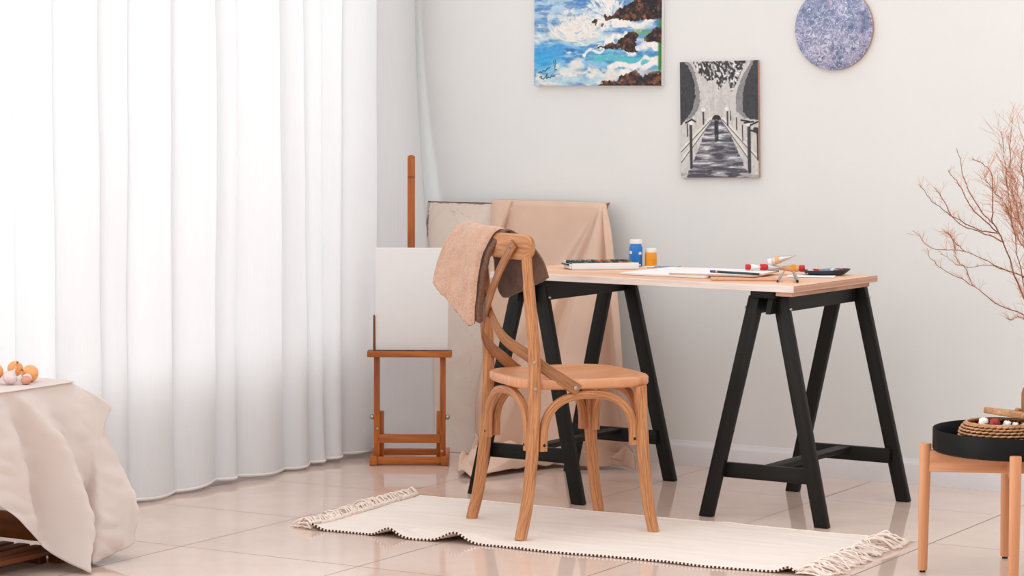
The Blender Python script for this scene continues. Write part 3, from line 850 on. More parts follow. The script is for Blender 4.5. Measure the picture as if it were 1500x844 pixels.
def avenue(U, Wd):
    tx = fbm(U * 40, Wd * 40, 3, 4); hs = fbm(U * 6, Wd * 42, 5, 4); vs_ = fbm(U * 30, Wd * 6, 6, 3)
    q = lambda X, Y: ((X - 85) / 505., (805 - Y) / 505.)
    img = np.ones(U.shape + (3,)) * np.array((206, 203, 200.)); img = lay(img, sm(.45, .6, vs_) * .5, (184, 182, 180))
    jx = U + .03 * (tx - .5); jy = Wd + .03 * (fbm(U * 40, Wd * 40, 8, 3) - .5)
    halo = [q(*p) for p in ((60, 40), (110, 95), (175, 160), (215, 300), (212, 380), (170, 450), (60, 500))]
    left = [q(*p) for p in ((40, 70), (90, 85), (140, 150), (175, 230), (186, 320), (172, 390), (140, 445), (100, 480), (40, 560))]
    halo2 = [q(*p) for p in ((640, 40), (560, 60), (540, 140), (480, 230), (445, 330), (450, 420), (500, 460), (640, 470))]
    right = [q(*p) for p in ((640, 55), (575, 75), (555, 150), (510, 240), (492, 320), (490, 420), (530, 465), (640, 480))]
    for h, d in ((halo, left), (halo2, right)):
        img = lay(img, inpoly(jx, jy, h) * 1., (140, 139, 142)); img = lay(img, inpoly(jx, jy, d) * 1., (62, 62, 66))
    # foliage dabs at the top
    fol = inpoly(jx, jy, [q(*p) for p in ((160, 30), (560, 30), (520, 120), (470, 220), (420, 310), (395, 230), (340, 300), (320, 230), (270, 240), (200, 190), (165, 120))])
    fx = U + .3 * Wd; fy = Wd - .3 * U
    sp = fbm(fx * 52, fy * 34, 15, 2)
    img = lay(img, fol * 1., (168, 166, 168)); img = lay(img, fol * sm(.44, .38, sp), (58, 58, 62)); img = lay(img, fol * sm(.475, .53, sp), (224, 222, 222))
    # promenade
    path = inpoly(jx, jy, [q(*p) for p in ((285, 450), (360, 450), (545, 830), (110, 830))])
    img = lay(img, path * 1., (122, 122, 130)); img = lay(img, path * sm(.5, .62, hs), (170, 170, 176)); img = lay(img, path * sm(.46, .36, hs), (78, 78, 88)); img = lay(img, path * sm(.63, .68, hs), (214, 214, 216))
    low = inpoly(jx, jy, [q(*p) for p in ((60, 780), (620, 780), (620, 830), (60, 830))]); img = lay(img, low * sm(.4, .55, hs), (170, 168, 170))
    def stroke(p0, p1, w, c, m=1.):
        nonlocal img
        (x0, y0), (x1, y1) = q(*p0), q(*p1); dx, dy = x1 - x0, y1 - y0
        t = np.clip(((U - x0) * dx + (Wd - y0) * dy) / (dx * dx + dy * dy + 1e-9), 0, 1)
        img = lay(img, m * sm(w * 1.4, w * .7, np.hypot(U - x0 - dx * t, Wd - y0 - dy * t)), c)
    for a, b in (((300, 450), (90, 700)), ((345, 450), (540, 700)), ((285, 455), (88, 640)), ((360, 455), (590, 690))):
        stroke(a, b, .012, (226, 222, 216)); stroke((a[0], a[1] + 12), (b[0], b[1] + 14), .006, (110, 110, 114))
    for x, y0, y1, w in ((153, 470, 745, .016), (235, 405, 490, .010), (392, 405, 500, .010), (530, 490, 770, .020), (450, 455, 525, .007), (130, 490, 560, .008), (412, 420, 470, .006), (585, 520, 700, .012), (488, 500, 590, .007)):
        stroke((x, y0), (x + 2, y1), w, (62, 62, 66))
    for x, y, r in ((155, 480, .030), (236, 405, .026), (388, 404, .026), (525, 492, .032)):
        u0, w0 = q(x, y); img = lay(img, sm(r * 1.2, r * .8, np.hypot(U - u0, Wd - w0)), (232, 230, 228))
    for a, b in (((120, 482), (160, 462)), ((160, 462), (185, 476)), ((480, 470), (530, 478)), ((500, 486), (560, 480)), ((540, 500), (590, 480)), ((540, 530), (592, 545))):
        stroke(a, b, .009, (40, 40, 44))
    stroke((572, 528), (592, 540), .030, (52, 52, 56))
    # figure under an umbrella
    u0, w0 = q(322, 470); dd = np.hypot((U - u0) / .062, (Wd - w0) / .066); img = lay(img, (dd < 1) * (Wd > w0), (44, 44, 48))
    for x in (300, 322, 344): u1, w1 = q(x, 472); img = lay(img, (np.hypot(U - u1, Wd - w1) < .016) * 1., (150, 150, 154))
    stroke((320, 482), (320, 540), .024, (50, 50, 54)); stroke((314, 535), (316, 592), .010, (46, 46, 50)); stroke((327, 535), (328, 585), .010, (46, 46, 50))
    return np.clip(img + (tx[..., None] - .47) * 30, 0, 255)
def painting(name, label, x0, x1, z0, z1, fn, nx, nz, th, tilt=0., bodymat='canvas'):
    w, h = x1 - x0, z1 - z0
    T = empty(name, ((x0 + x1) / 2, -.001, (z0 + z1) / 2), 0, label, 'painting'); T.rotation_euler = (0, R(tilt), 0)
    one('stretched_canvas', bodymat, T, lambda b: box(b, (0, -th / 2, 0), (w, th, h), bevel=.0015, seg=1))
    U, V = np.meshgrid(np.linspace(0, 1, nx), np.linspace(0, h / w, nz), indexing='ij')
    c = fn(U, V) / 255.
    c = np.where(c <= .04045, c / 12.92, ((c + .055) / 1.055) ** 2.4)
    me = bpy.data.meshes.new('painted_surface')
    X = (U - .5) * w; Z = V * w - h / 2
    vs = np.stack([X, np.full_like(X, -th - .0007), Z], -1).reshape(-1, 3)
    idx = np.arange(nx * nz).reshape(nx, nz)
    fs = np.stack([idx[:-1, :-1], idx[1:, :-1], idx[1:, 1:], idx[:-1, 1:]], -1).reshape(-1, 4)
    me.from_pydata(vs.tolist(), [], fs.tolist())
    at = me.color_attributes.new('paint', 'FLOAT_COLOR', 'POINT')
    at.data.foreach_set('color', np.concatenate([c, np.ones(c.shape[:2] + (1,))], -1).reshape(-1).astype(np.float32))
    me.materials.append(M['art']); o = bpy.data.objects.new('painted_surface', me); COL.objects.link(o); o.parent = T
    return T
painting('seascape_picture', 'blue seascape painting of waves breaking on brown rocks hung at the top of the wall', .466, .975, 1.324, 1.72, seascape, 300, 234, .020)
painting('avenue_picture', 'grey monochrome painting of an umbrella figure on a lamp lined avenue, hung above the table', 1.047, 1.343, 1.009, 1.4085, avenue, 190, 256, .014, -1.2, 'plyedge')
def roundart():
    T = empty('round_picture', (1.6145, -.001, 1.5165), 0, 'round lavender and blue abstract painting at the upper right of the wall', 'painting')
    t = NT('speckled_lavender'); t.bsdf(lin((140, 140, 170)), .5, .4)
    co_ = t.coord(); n1 = t.noise(co_, 9., 4, .6, .5); n2 = t.noise(co_, 46., 5, .75, 2.0); n3 = t.noise(co_, 110., 3, .7, 1.); n4 = t.noise(co_, 13., 3, .5, 1.)
    c = t.ramp(n1, [(.36, lin((92, 112, 146))), (.5, lin((138, 142, 176))), (.64, lin((172, 164, 194)))])
    c = t.mix(t.math('MULTIPLY', t.ramp(n2, [(.48, (0, 0, 0, 1)), (.60, (1, 1, 1, 1))]), t.ramp(t.noise(co_, 6., 3, .5, .6), [(.38, (.25, .25, .25, 1)), (.6, (1, 1, 1, 1))])), c, lin((206, 214, 232)))
    c = t.mix(t.ramp(n2, [(.36, (.85, .85, .85, 1)), (.46, (0, 0, 0, 1))]), c, lin((84, 96, 136)))
    c = t.mix(t.ramp(n3, [(.58, (0, 0, 0, 1)), (.66, (.95, .95, .95, 1))]), c, lin((230, 234, 242)))
    c = t.mix(t.ramp(n4, [(.60, (0, 0, 0, 1)), (.74, (.7, .7, .7, 1))]), c, lin((66, 92, 126)))
    c = t.mix(t.ramp(n4, [(.26, (.6, .6, .6, 1)), (.36, (0, 0, 0, 1))]), c, lin((190, 160, 180)))
    t.l(c, t.b.inputs['Base Color']); t.bump(n2, .3, .002); M['lav'] = t.m
    rx = Matrix.Rotation(R(90), 3, 'X')
    one('disc', 'lav', T, lambda b: lathe(b, [(0, .0135), (.139, .0135), (.1402, .0125), (.1402, .0115)], 96, rot=rx))
    one('backing', 'plyedge', T, lambda b: lathe(b, [(.1402, .0115), (.1402, 0), (0, 0)], 96, rot=rx))
roundart()

# ------------------------------------------------------------------ things on the table
RZ = R(30.26)
def jar(name, loc, r, h, capr, caph, neck, mat, label):
    T = empty(name, (loc[0], loc[1], TZ), 0, label, 'paint bottle')
    one('body', mat, T, lambda b: lathe(b, [(0, 0), (r * .92, 0), (r, .003), (r, h - neck - .004), (r * .94, h - neck), (capr * .95, h - neck + .004), (capr * .9, h)], 36))
    c = one('cap', 'cap', T, lambda b: lathe(b, [(capr, h - .001), (capr, h + caph - .002), (capr * .95, h + caph), (0, h + caph)], 36, rfun=lambda a, z: 1 + .012 * math.sin(a * 36)))
    def lb(b):
        F = [[((r + .0006) * math.cos(a), (r + .0006) * math.sin(a), z) for z in (h * .42, h * .58)] for a in np.linspace(R(-52), R(10), 12)]
        grid(b, F, 12, 2)
    if neck > .008:
        for a0, z0 in ((-110, .55), (-22, .52)):
            def lab(b, a0=a0, z0=z0):
                F = [[((r + .0005) * math.cos(R(a)), (r + .0005) * math.sin(R(a)), h * z) for z in (z0, z0 + .07, z0 + .13 - abs(a - a0) * .002)] for a in np.linspace(a0 - 15, a0 + 15, 9)]
                grid(b, F, 9, 3)
            one('label_patch', 'label', T, lab)
        def low(b):
            F = [[((r + .0005) * math.cos(R(a)), (r + .0005) * math.sin(R(a)), z) for z in (.002, .007)] for a in np.linspace(-70, -15, 12)]
            grid(b, F, 12, 2)
        one('label_patch', 'label', T, low)
    else:
        for z in (.55, .62):
            one('label_line', 'tan', T, lambda b: grid(b, [[((r + .0004) * math.cos(R(a)), (r + .0004) * math.sin(R(a)), zz) for zz in (h * z, h * z + .0012)] for a in np.linspace(-95, -30, 12)], 12, 2))
    return T
jar('paint_bottle', (1.114, -.472), .0225, .075, .0195, .013, .010, 'blue', 'tall blue paint bottle with white cap on the table')
jar('paint_jar', (1.160, -.452), .0200, .047, .0185, .012, .004, 'orange', 'short orange yellow paint jar with white lid beside the blue bottle')
def watercolours():
    T = empty('watercolour_set', (1.075, -.640, TZ), R(45), 'white watercolour pan set with open tray at the left of the table', 'paint set')
    L, D, h = .226, .105, .022
    one('front_panel', 'tin', T, lambda b: beam(b, (-L / 2, -D / 2 + .004, .0105), (L / 2, -D / 2 + .004, .0105), .003, .021, (0, .18, 1), .001))
    one('tray', 'tin', T, lambda b: [box(b, (0, .006, .003), (L, D - .006, .004), bevel=.001), box(b, (0, D / 2, .013), (L, .003, .024), bevel=.001), box(b, (-L / 2, 0.004, .010), (.003, D - .01, .016), bevel=.001), box(b, (L / 2, .004, .010), (.003, D - .01, .016), bevel=.001)])
    one('lid_corner', 'darkplastic', T, lambda b: box(b, (-L / 2 - .006, .012, .015), (.008, D * .6, .006), Matrix.Rotation(R(12), 3, 'Y'), .001))
    cols = [(60, 66, 40), (34, 58, 52), (40, 40, 44), (92, 110, 60), (30, 70, 58), (52, 84, 86), (90, 90, 96), (70, 72, 84), (110, 110, 110), (60, 60, 66), (196, 96, 60), (140, 60, 50), (170, 120, 60)]
    rnd = random.Random(4)
    for r_ in range(2):
        for k in range(13):
            c = cols[(k + r_ * 4) % 13] if r_ else cols[k]
            nm = 'pan_colour_%d' % (cols.index(c))
            if nm not in M: M[nm] = plain(nm, c, .6, .3, mottle=.1)
            one('paint_pan', nm, T, lambda b: box(b, (-L / 2 + .012 + k * .0168, .0 + r_ * .032, .015 + r_ * .005), (.0135, .026, .010), Matrix.Rotation(R(8), 3, 'X'), .001))
watercolours()
def sheet(name, mats, c, s, rz, label, cat, bev=.0005):
    T = empty(name, (c[0], c[1], c[2]), rz)
    tag(T, label, cat)
    return T
def slab(b, s, top=0, side=1):
    box(b, (0, 0, s[2] / 2), s, bevel=.0004, seg=1)
    for f in b.faces:
        f.normal_update()
        if abs(f.normal.z) < .7: f.material_index = side
def flat(name, mats, c, s, rz, label, cat):
    bm = bmesh.new(); slab(bm, s)
    o = link(name, bm, mats, None, autosmooth=30); o.location = c; o.rotation_euler = (0, 0, rz); tag(o, label, cat); return o
flat('drawing_pad', ['paper', 'paper'], (1.415, -.695, TZ), (.300, .335, .006), R(-2), 'thin white drawing pad lying open at the middle of the table', 'drawing pad')
flat('canvas_panel', ['paper', 'paperedge'], (1.555, -.715, TZ + .0065), (.28, .26, .006), R(8), 'white canvas panel with tan edges lying on top of the drawing pad', 'canvas panel')
flat('cardboard_sheet', ['card', 'card'], (1.685, -.850, TZ), (.20, .105, .0045), R(28), 'brown cardboard sheet under the canvas panel at the front table edge', 'cardboard')
flat('paper_sheet', ['paper', 'paper'], (1.795, -.585, TZ), (.15, .14, .0012), R(20), 'loose white paper lying under the paint palette', 'paper')
def postcard():
    o = flat('printed_card', ['paper', 'paper'], (1.215, -.478, TZ), (.115, .105, .0016), R(12), 'white card with slate blue print lying behind the drawing pad', 'card')
    one('printed_area', 'pblue', o, lambda b: box(b, (.014, -.005, .0018), (.075, .075, .0005)))
    one('dark_strip', 'darkplastic', o, lambda b: box(b, (.0535, -.004, .0019), (.006, .094, .0007)))
    one('dark_strip', 'green', o, lambda b: box(b, (0, -.047, .0019), (.075, .010, .0007)))
postcard()
def pencil():
    z = TZ + .0126
    T = empty('pencil', (1.645, -.812, z + .0042), R(-12), 'dark green pencil with purple end lying on the white canvas panel', 'pencil')
    hexa = circ(.0040, 6)
    one('barrel', 'green', T, lambda b: sweep(b, [(-.075, 0, 0), (.088, 0, 0)], hexa))
    one('end', 'purple', T, lambda b: sweep(b, [(-.104, 0, 0), (-.082, 0, 0)], circ(.0042, 6)))
    one('band', 'tan', T, lambda b: sweep(b, [(-.082, 0, 0), (-.075, 0, 0)], circ(.0043, 6)))
    one('tip', 'pine', T, lambda b: sweep(b, [(.088, 0, 0), (.106, 0, -.0006)], hexa, scale=[1, .15]))
pencil()
def ptube(name, loc, rz, tilt, L, r, capmat, bodymat, label, band=None, caplen=.012):
    T = empty(name, loc, rz, label, 'paint tube'); T.rotation_euler = (0, R(-tilt), rz)
    # body along +x, crimped flat at the far end
    def body(b):
        xs = np.linspace(caplen, L, 14); sc = []
        for x in xs:
            t = (x - caplen) / (L - caplen); sc.append((1 + .25 * t, max(.10, 1 - t ** 1.6 * .95)))
        sc[0] = (.6, .6)
        sweep(b, [(x, 0, 0) for x in xs], circ(r, 16), scale=sc)
    one('tube_body', bodymat, T, body)
    one('screw_cap', capmat, T, lambda b: sweep(b, [(0, 0, 0), (.0012, 0, 0), (caplen * .85, 0, 0), (caplen + .002, 0, 0)], circ(r * .92, 18), scale=[.8, 1, 1, .8]))
    if band:
        one('colour_band', band, T, lambda b: sweep(b, [(caplen + .012, 0, 0), (caplen + .026, 0, 0)], circ(r * 1.03, 16), scale=[(1.02, 1), (1.07, .96)]))
    return T
zB = TZ + .0128
ptube('paint_tube', (1.592, -.640, zB + .0105), R(28), 0, .060, .0098, 'red', 'cap', 'small white paint tube with red cap at the left of the tube pile', None, .016)
ptube('paint_tube', (1.637, -.625, zB + .0115), R(40), -2, .075, .0108, 'red', 'silver', 'small silver paint tube with red cap in the middle of the tube pile', None, .022)
ptube('paint_tube', (1.755, -.545, TZ + .0195), R(205), 0, .105, .0120, 'red', 'tan', 'tan paint tube with red cap at the right of the tube pile', 'orange', .017)
ptube('paint_tube', (1.655, -.605, zB + .0255), R(16), 15, .090, .0125, 'cap', 'silver', 'silver white paint tube lying tilted on top of the tube pile', 'tan', .012)
def brush(loc, rz, L, label, sc=1.):
    T = empty('paint_brush', loc, rz, label, 'brush', 'two brushes with steel ferrules'); T.rotation_euler = (0, R(5.5), rz)
    one('ferrule', 'steel', T, lambda b: sweep(b, [(-.062, 0, 0), (-.05, 0, 0), (-.02, 0, 0), (0, 0, 0)], circ(.0058 * sc, 14), scale=[1, 1, .72, .62]))
    one('bristles', 'bristle', T, lambda b: sweep(b, [(0, 0, 0), (.006, 0, 0), (.011, 0, 0)], circ(.0036 * sc, 12), scale=[1, 1.05, .5]))
    one('handle', 'steel', T, lambda b: sweep(b, [(-L, 0, 0), (-L * .7, 0, 0), (-.07, 0, 0), (-.061, 0, 0)], circ(.0050 * sc, 12), scale=[.4, .8, 1.1, 1.05]))
brush((1.822, -.900, TZ + .0042), R(-72), .19, 'steel ferruled brush, the left of the two pointing at the front edge', .8)
brush((1.880, -.885, TZ + .0050), R(-62), .20, 'steel ferruled brush, the right of the two pointing at the front edge', 1.1)
def palette():
    T = empty('paint_palette', (1.815, -.530, TZ + .0015), R(38), 'dark blue plastic palette with smears of paint near the right table end', 'palette')
    def dish(b):
        n = 48; prof = [(0, .002), (.75, .002), (.9, .006), (1.0, .014), (1.02, .0145), (.99, .011), (.88, .003), (.75, 0), (0, 0)]
        rings = []
        for r_, z in prof:
            if r_ == 0: rings.append([b.verts.new((0, 0, z))]); continue
            ring = []
            for i in range(n):
                a = 2 * PI * i / n; k = 1 + .10 * math.cos(a) ; ring.append(b.verts.new((.076 * r_ * math.cos(a) * k, .045 * r_ * math.sin(a), z + .004 * max(0, math.cos(a)) * (r_ > .8))))
            rings.append(ring)
        for A, B in zip(rings[:-1], rings[1:]):
            for i in range(n):
                k = (i + 1) % n
                b.faces.new((A[0], B[i], B[k]) if len(A) == 1 else ((A[i], B[0], A[k]) if len(B) == 1 else (A[i], B[i], B[k], A[k])))
    one('dish', 'darkplastic', T, dish, autosmooth=60)
    rnd = random.Random(8)
    for m, x, y, sx, sy in (('pblue', .0, -.012, .024, .014), ('pred', -.03, .006, .02, .01), ('pwhite', .030, .010, .022, .010), ('pblue', .035, -.014, .016, .010), ('pred', .055, .004, .012, .010), ('pwhite', -.048, -.008, .014, .01), ('orange', -.012, .016, .018, .008)):
        one('paint_smear', m, T, lambda b: lathe(b, [(0, .019), (.6, .0165), (1., .0042), (0, .001)], 18, rfun=lambda a, z: 1 + .18 * math.sin(3 * a + x * 90) + .1 * math.sin(7 * a)) or [setattr(v, 'co', Vector((v.co.x * sx + x, v.co.y * sy + y, v.co.z))) for v in b.verts])
palette()

# ------------------------------------------------------------------ plant stand, tray, basket, vase, branches
def stand():
    S = empty('plant_stand', (2.744, -1.385, 0), 0, 'round legged beech stand with crossed rails at the right edge', 'stand')
    feet = [(-.218, -.097), (-.097, .218), (.080, -.218), (.218, .097)]
    for x, y in feet:
        def lg(b):
            pts = [(x * 1.005, y * 1.005, .006), (x * 1.005, y * 1.005, .0085), (x, y, .2), (x * .99, y * .99, .350), (x * .99, y * .99, .353)]
            tube(b, crom(pts, 2) if False else pts, .0158, 20, [.78, .82, .95, 1., .93])
        l = one('leg', 'beech', S, lg)
        one('foot_pad', 'hole', l, lambda b: lathe(b, [(0, 0), (.008, 0), (.008, .008), (0, .008)], 14, (x * 1.005, y * 1.005, 0)))
    for (a, b_), dz in (((0, 3), 0), ((1, 2), 0)):
        one('cross_rail', 'beech', S, lambda b: beam(b, (feet[a][0] * .985, feet[a][1] * .985, .3055), (feet[b_][0] * .985, feet[b_][1] * .985, .3055), .022, .060, (0, 0, 1), .004))
    T = empty('round_tray', (2.744, -1.385, .336), 0, 'black round metal tray resting on the beech stand', 'tray')
    one('tray_pan', 'traymetal', T, lambda b: lathe(b, [(0, 0), (.214, 0), (.2185, .004), (.2185, .058), (.2175, .060), (.2165, .058), (.2165, .006), (.212, .003), (0, .003)], 96))
stand()
def basket():
    K = empty('wicker_basket', (2.707, -1.405, .3395), R(20), 'small round wicker basket holding small trinkets, standing in the black tray', 'basket')
    def wv(prof, rows, n, amp):
        P = crom(prof, rows * 6 + 1)
        def f(b):
            uvl = b.loops.layers.uv.verify(); rings = []
            for j, (r, z) in enumerate(P):
                row = j // 6; ph = (j % 6) / 6.
                ring = []
                for i in range(n * 6):
                    a = 2 * PI * i / (n * 6); cell = i / 6. + .5 * (row % 2)
                    c = abs(math.sin(PI * (cell + ph * .5)))
                    d = amp * (abs(math.sin(PI * ph)) ** .6) * (.25 + .75 * c)
                    ring.append(b.verts.new(((r + d) * math.cos(a), (r + d) * math.sin(a), z)))
                rings.append(ring)
            for A, B in zip(rings[:-1], rings[1:]):
                for i in range(len(A)):
                    k = (i + 1) % len(A); b.faces.new((A[i], A[k], B[k], B[i]))
            b.faces.new(rings[0][::-1])
        return f
    def weave(b):
        rows, n = 10, 34
        P = crom([(.078, .002), (.096, .013), (.1045, .034), (.102, .056), (.088, .074)], rows * 2 + 1)
        lathe(b, [(0, .002)] + [(r - .0022, z) for r, z in P], 60, mat=1)  # backing shell coloured dark so the gaps in the weave read as shaded
        for j in range(rows):
            r, z = P[2 * j + 1]
            for i in range(n):
                a0 = 2 * PI * (i + .5 * (j % 2)) / n; w = 2 * PI / n * .56
                pts = []
                for k in range(7):
                    t = -1 + k / 3.; a = a0 + w * t
                    rr = r + .0022 - .0055 * t * t
                    pts.append((rr * math.cos(a), rr * math.sin(a), z + .0012 * t))
                sweep(b, pts, [(x, y * .9) for x, y in circ(.0034, 8)], scale=[.45, .85, 1, 1, 1, .85, .45])
    one('woven_body', ['wicker', 'wickershade'], K, weave, autosmooth=180)
    one('rim', 'wicker', K, lambda b: sweep(b, [(.087 * math.cos(a), .087 * math.sin(a), .074) for a in np.linspace(0, 2 * PI, 65)[:-1]], circ(.0035, 8), closed=True))
    one('inner_floor', 'wicker', K, lambda b: lathe(b, [(0, .052), (.096, .052)], 40))
    D = empty('basket_lid', (2.707, -1.405, .3395), 0, 'woven wicker lid set askew on the basket, leaning on its rim', 'lid')
    def lid(b):
        rows = 9; n = 40; rings = []
        for j in range(rows * 5 + 1):
            r = .004 + .082 * j / (rows * 5); row = j // 5; ph = (j % 5) / 5; ring = []
            for i in range(n * 5):
                a = 2 * PI * i / (n * 5); c = abs(math.sin(PI * (i / 5. + .5 * (row % 2))))
                ring.append(b.verts.new((r * math.cos(a), r * math.sin(a), .011 - .006 * (r / .086) ** 2 + .003 * abs(math.sin(PI * ph)) * (.3 + .7 * c))))
            rings.append(ring)
        for A, B in zip(rings[:-1], rings[1:]):
            for i in range(len(A)):
                k = (i + 1) % len(A); b.faces.new((A[i], A[k], B[k], B[i]))
        sweep(b, [(.087 * math.cos(a), .087 * math.sin(a), .002) for a in np.linspace(0, 2 * PI, 65)[:-1]], rrect(.007, .017, .003, 2), closed=True)
    l = one('woven_top', 'wicker', D, lid, autosmooth=180)
    one('knob', 'wicker', l, lambda b: lathe(b, [(0, .022), (.006, .021), (.009, .016), (.006, .010), (0, .010)], 16))
    D.location = Vector((2.707, -1.405, .3395)) + RT * .048 + Vector((-.01, .03, .0880)); D.rotation_euler = (R(-5), R(9.0), R(30))
    rnd = random.Random(2)
    spots = [(-.050, -.045, .092, .014, 'cap', 'white rounded trinket at the left end of the basket opening'), (-.022, -.054, .090, .015, 'pred', 'dark red trinket lying in the wicker basket'), (.010, -.056, .088, .011, 'cap', 'white round trinket just right of the dark red one in the basket'), (.032, -.056, .086, .009, 'cap', 'small white trinket second from the right in the wicker basket'), (.058, -.046, .084, .010, 'silver', 'silvery grey trinket at the right end of the basket opening')]
    rot = Matrix.Rotation(RZ, 3, 'Z')
    for x, y, z, r, m, lb in spots:
        T = empty('trinket', Vector((2.707, -1.405, .3395)) + rot @ Vector((x, y, z - .012)), rnd.uniform(0, 6), lb, 'trinket')
        one('whorl', m, T, lambda b: lathe(b, [(0, -r * .9), (r * .6, -r * .7), (r, -r * .1), (r * .85, r * .4), (r * .62, r * .55), (r * .55, r * .85), (r * .3, r * 1.0), (0, r * 1.25)], 18, rot=Matrix.Rotation(R(60), 3, 'Y'), rfun=lambda a, zz: 1 + .06 * math.sin(a * 7)))
        one('ridge', m, T, lambda b: tube(b, [(r * .9 * math.cos(t), r * .9 * math.sin(t), r * (.2 - .1 * t)) for t in np.linspace(0, 4, 14)], r * .12, 6))
basket()
VP = Vector((2.744, -1.385, .3395)) + Vector((RT.x, RT.y, 0)).normalized() * .092 + Vector((-FW.x, -FW.y, 0)).normalized() * -.02
def vase():
    V = empty('tall_vase', VP, 0, 'amber brown bottle vase of dry branches at the right picture edge', 'vase')
    one('vase_body', 'vase', V, lambda b: lathe(b, [(0, 0), (.064, 0), (.070, .006), (.070, .150), (.066, .165), (.050, .176), (.030, .182), (.026, .188), (.026, .215), (.029, .218), (.024, .219), (.022, .214), (.022, .19), (0, .185)], 48))
    one('neck_band', 'tan', V, lambda b: lathe(b, [(.0265, .190), (.0278, .192), (.0278, .196), (.0265, .198)], 32))
vase()
def branches():
    # vase-local frame: x along the picture, z up from the vase base; pixel scale 537 px/m
    z0 = .2
    def q(px, py, dy=0.): return ((px - 1531) / 540., dy, (647 - py) / 540.)
    mouth = (0., 0., .205)
    stems = [
        ('thick dry branch rising to the upper left out of the vase', [(1500, 444), (1482, 399), (1457, 332), (1432, 303), (1407, 262), (1392.6, 208)], 0., .0032,
            [[(1457, 332), (1424, 326), (1390, 308), (1361, 287), (1339, 261)], [(1463, 345), (1440, 334), (1395, 316), (1372, 280), (1361, 266)], [(1453, 330), (1415, 295), (1396, 262), (1378, 241)], [(1446, 318), (1446, 280), (1444, 245), (1430, 230), (1417, 225)]]),
        ('lowest dry branch arching out to the left of the vase', [(1508, 462), (1457, 436), (1422, 409), (1382, 388), (1361, 370), (1357, 355)], .06, .0020,
            [[(1422, 409), (1412, 385), (1400, 372), (1395, 350)], [(1505, 462), (1490, 455), (1480, 460), (1473, 458)]]),
        ('dry branch reaching furthest left across the wall', [(1503, 432), (1494, 398), (1457, 382), (1403, 357), (1357, 353), (1326, 326)], -.05, .0021,
            [[(1494, 395), (1444, 378), (1403, 380), (1370, 361)], [(1403, 357), (1390, 345), (1378, 330), (1372, 333)], [(1390, 354), (1385, 340), (1378, 329)]]),
        ('upright thin dry branch at the left of the upright sprays', [(1505, 450), (1490, 400), (1473, 316), (1461, 233), (1453, 183)], -.03, .0022, [[(1473, 316), (1463, 290), (1440, 262), (1430, 245)]]),
        ('upright bushy dry branch in the middle of the sprays', [(1510, 455), (1498, 357), (1478, 274), (1473, 215), (1476, 168)], .04, .0022, [[(1490, 320), (1482, 290), (1462, 240)], [(1498, 357), (1486, 340), (1468, 300)]]),
        ('upright dry branch at the picture edge', [(1514, 455), (1506, 380), (1492, 270), (1487, 222), (1498, 170)], 0., .0022, [[(1500, 340), (1490, 300), (1478, 250)], [(1503, 360), (1494, 330), (1480, 310)]]),
        ('dry branch leaning right beyond the picture edge', [(1530, 470), (1540, 380), (1556, 280), (1575, 200)], .03, .0022, [[(1538, 390), (1520, 320), (1510, 250)], [(1545, 330), (1530, 280), (1522, 230)]]),
    ]
    rnd = random.Random(21)
    for label, main, dy, r, subs in stems:
        B = empty('dry_branch', VP, RZ, label, 'branch', 'dry branches in the vase')
        pts = [(.002 * rnd.random(), 0, .196), (mouth[0] - .003, dy * .05, .215)] + [q(x, y, dy * (i + 1) / len(main)) for i, (x, y) in enumerate(main)]
        P = crom(pts, 44)
        for i in range(8, 44): P[i] += np.array((N3((i * .5, r * 1e3, 1)), N3((i * .5, 4, r * 1e3)), N3((i * .5, 8, 2)))) * .004
        one('stem', 'twig', B, lambda b: tube(b, P, r, 7, [1 - .78 * i / 43 for i in range(44)]))
        paths = [P]
        for k, s in enumerate(subs):
            C = crom([q(x, y, dy * .6 + .03 * math.sin(k * 2.1 + 1) * (i / len(s))) for i, (x, y) in enumerate(s)], 22)
            for i in range(22): C[i] += np.array((N3((i * .6, k * 3, 1)), N3((i * .6, k * 5, 7)), N3((i * .6, k, 2)))) * .004
            one('side_branch', 'twig', B, lambda b: tube(b, C, r * .55, 6, [1 - .65 * i / 21 for i in range(22)]))
            paths.append(C)
        bm = bmesh.new()
        dense = 2.2 if 'upright' in label or 'leaning' in label else 1.
        for C in paths:
            n = len(C); lo = n // 3 if C is P else 2
            for t in range(int((34 if C is P else 20) * (dense if dense > 1 else 1.7))):
                i = rnd.randrange(lo, n - 1); p = Vector(C[i]); d = (Vector(C[min(n - 1, i + 1)]) - Vector(C[i])).normalized()
                a = Vector((rnd.uniform(-1, 1), rnd.uniform(-1, 1), rnd.uniform(-.3, 1))).normalized()
                dr = (d * .75 + a * .8).normalized(); L = rnd.uniform(.014, .055) * 1.5 if dense > 1 else rnd.uniform(.007, .034)
                w = Vector((rnd.uniform(-1, 1), rnd.uniform(-1, 1), rnd.uniform(-.4, .9))) * L * .35
                pp = [p, p + dr * L * .5 + w * .3, p + dr * L + w]
                sweep(bm, pp, circ(.00048 if dense > 1 else .0004, 4), ref=(.3, .2, .9), scale=[1.2, 1, .6])
                if rnd.random() < (.9 if dense > 1 else .15):
                    m = pp[1]; d2 = (dr + Vector((rnd.uniform(-1, 1), rnd.uniform(-1, 1), rnd.uniform(-.5, 1)))).normalized()
                    sweep(bm, [m, m + d2 * L * .3, m + d2 * L * .55 + w * .2], circ(.00042, 4), ref=(.3, .2, .9), scale=[1, 1, .6])
        t = link('twigs', bm, 'finetwig', B); t['kind'] = 'stuff'
branches()

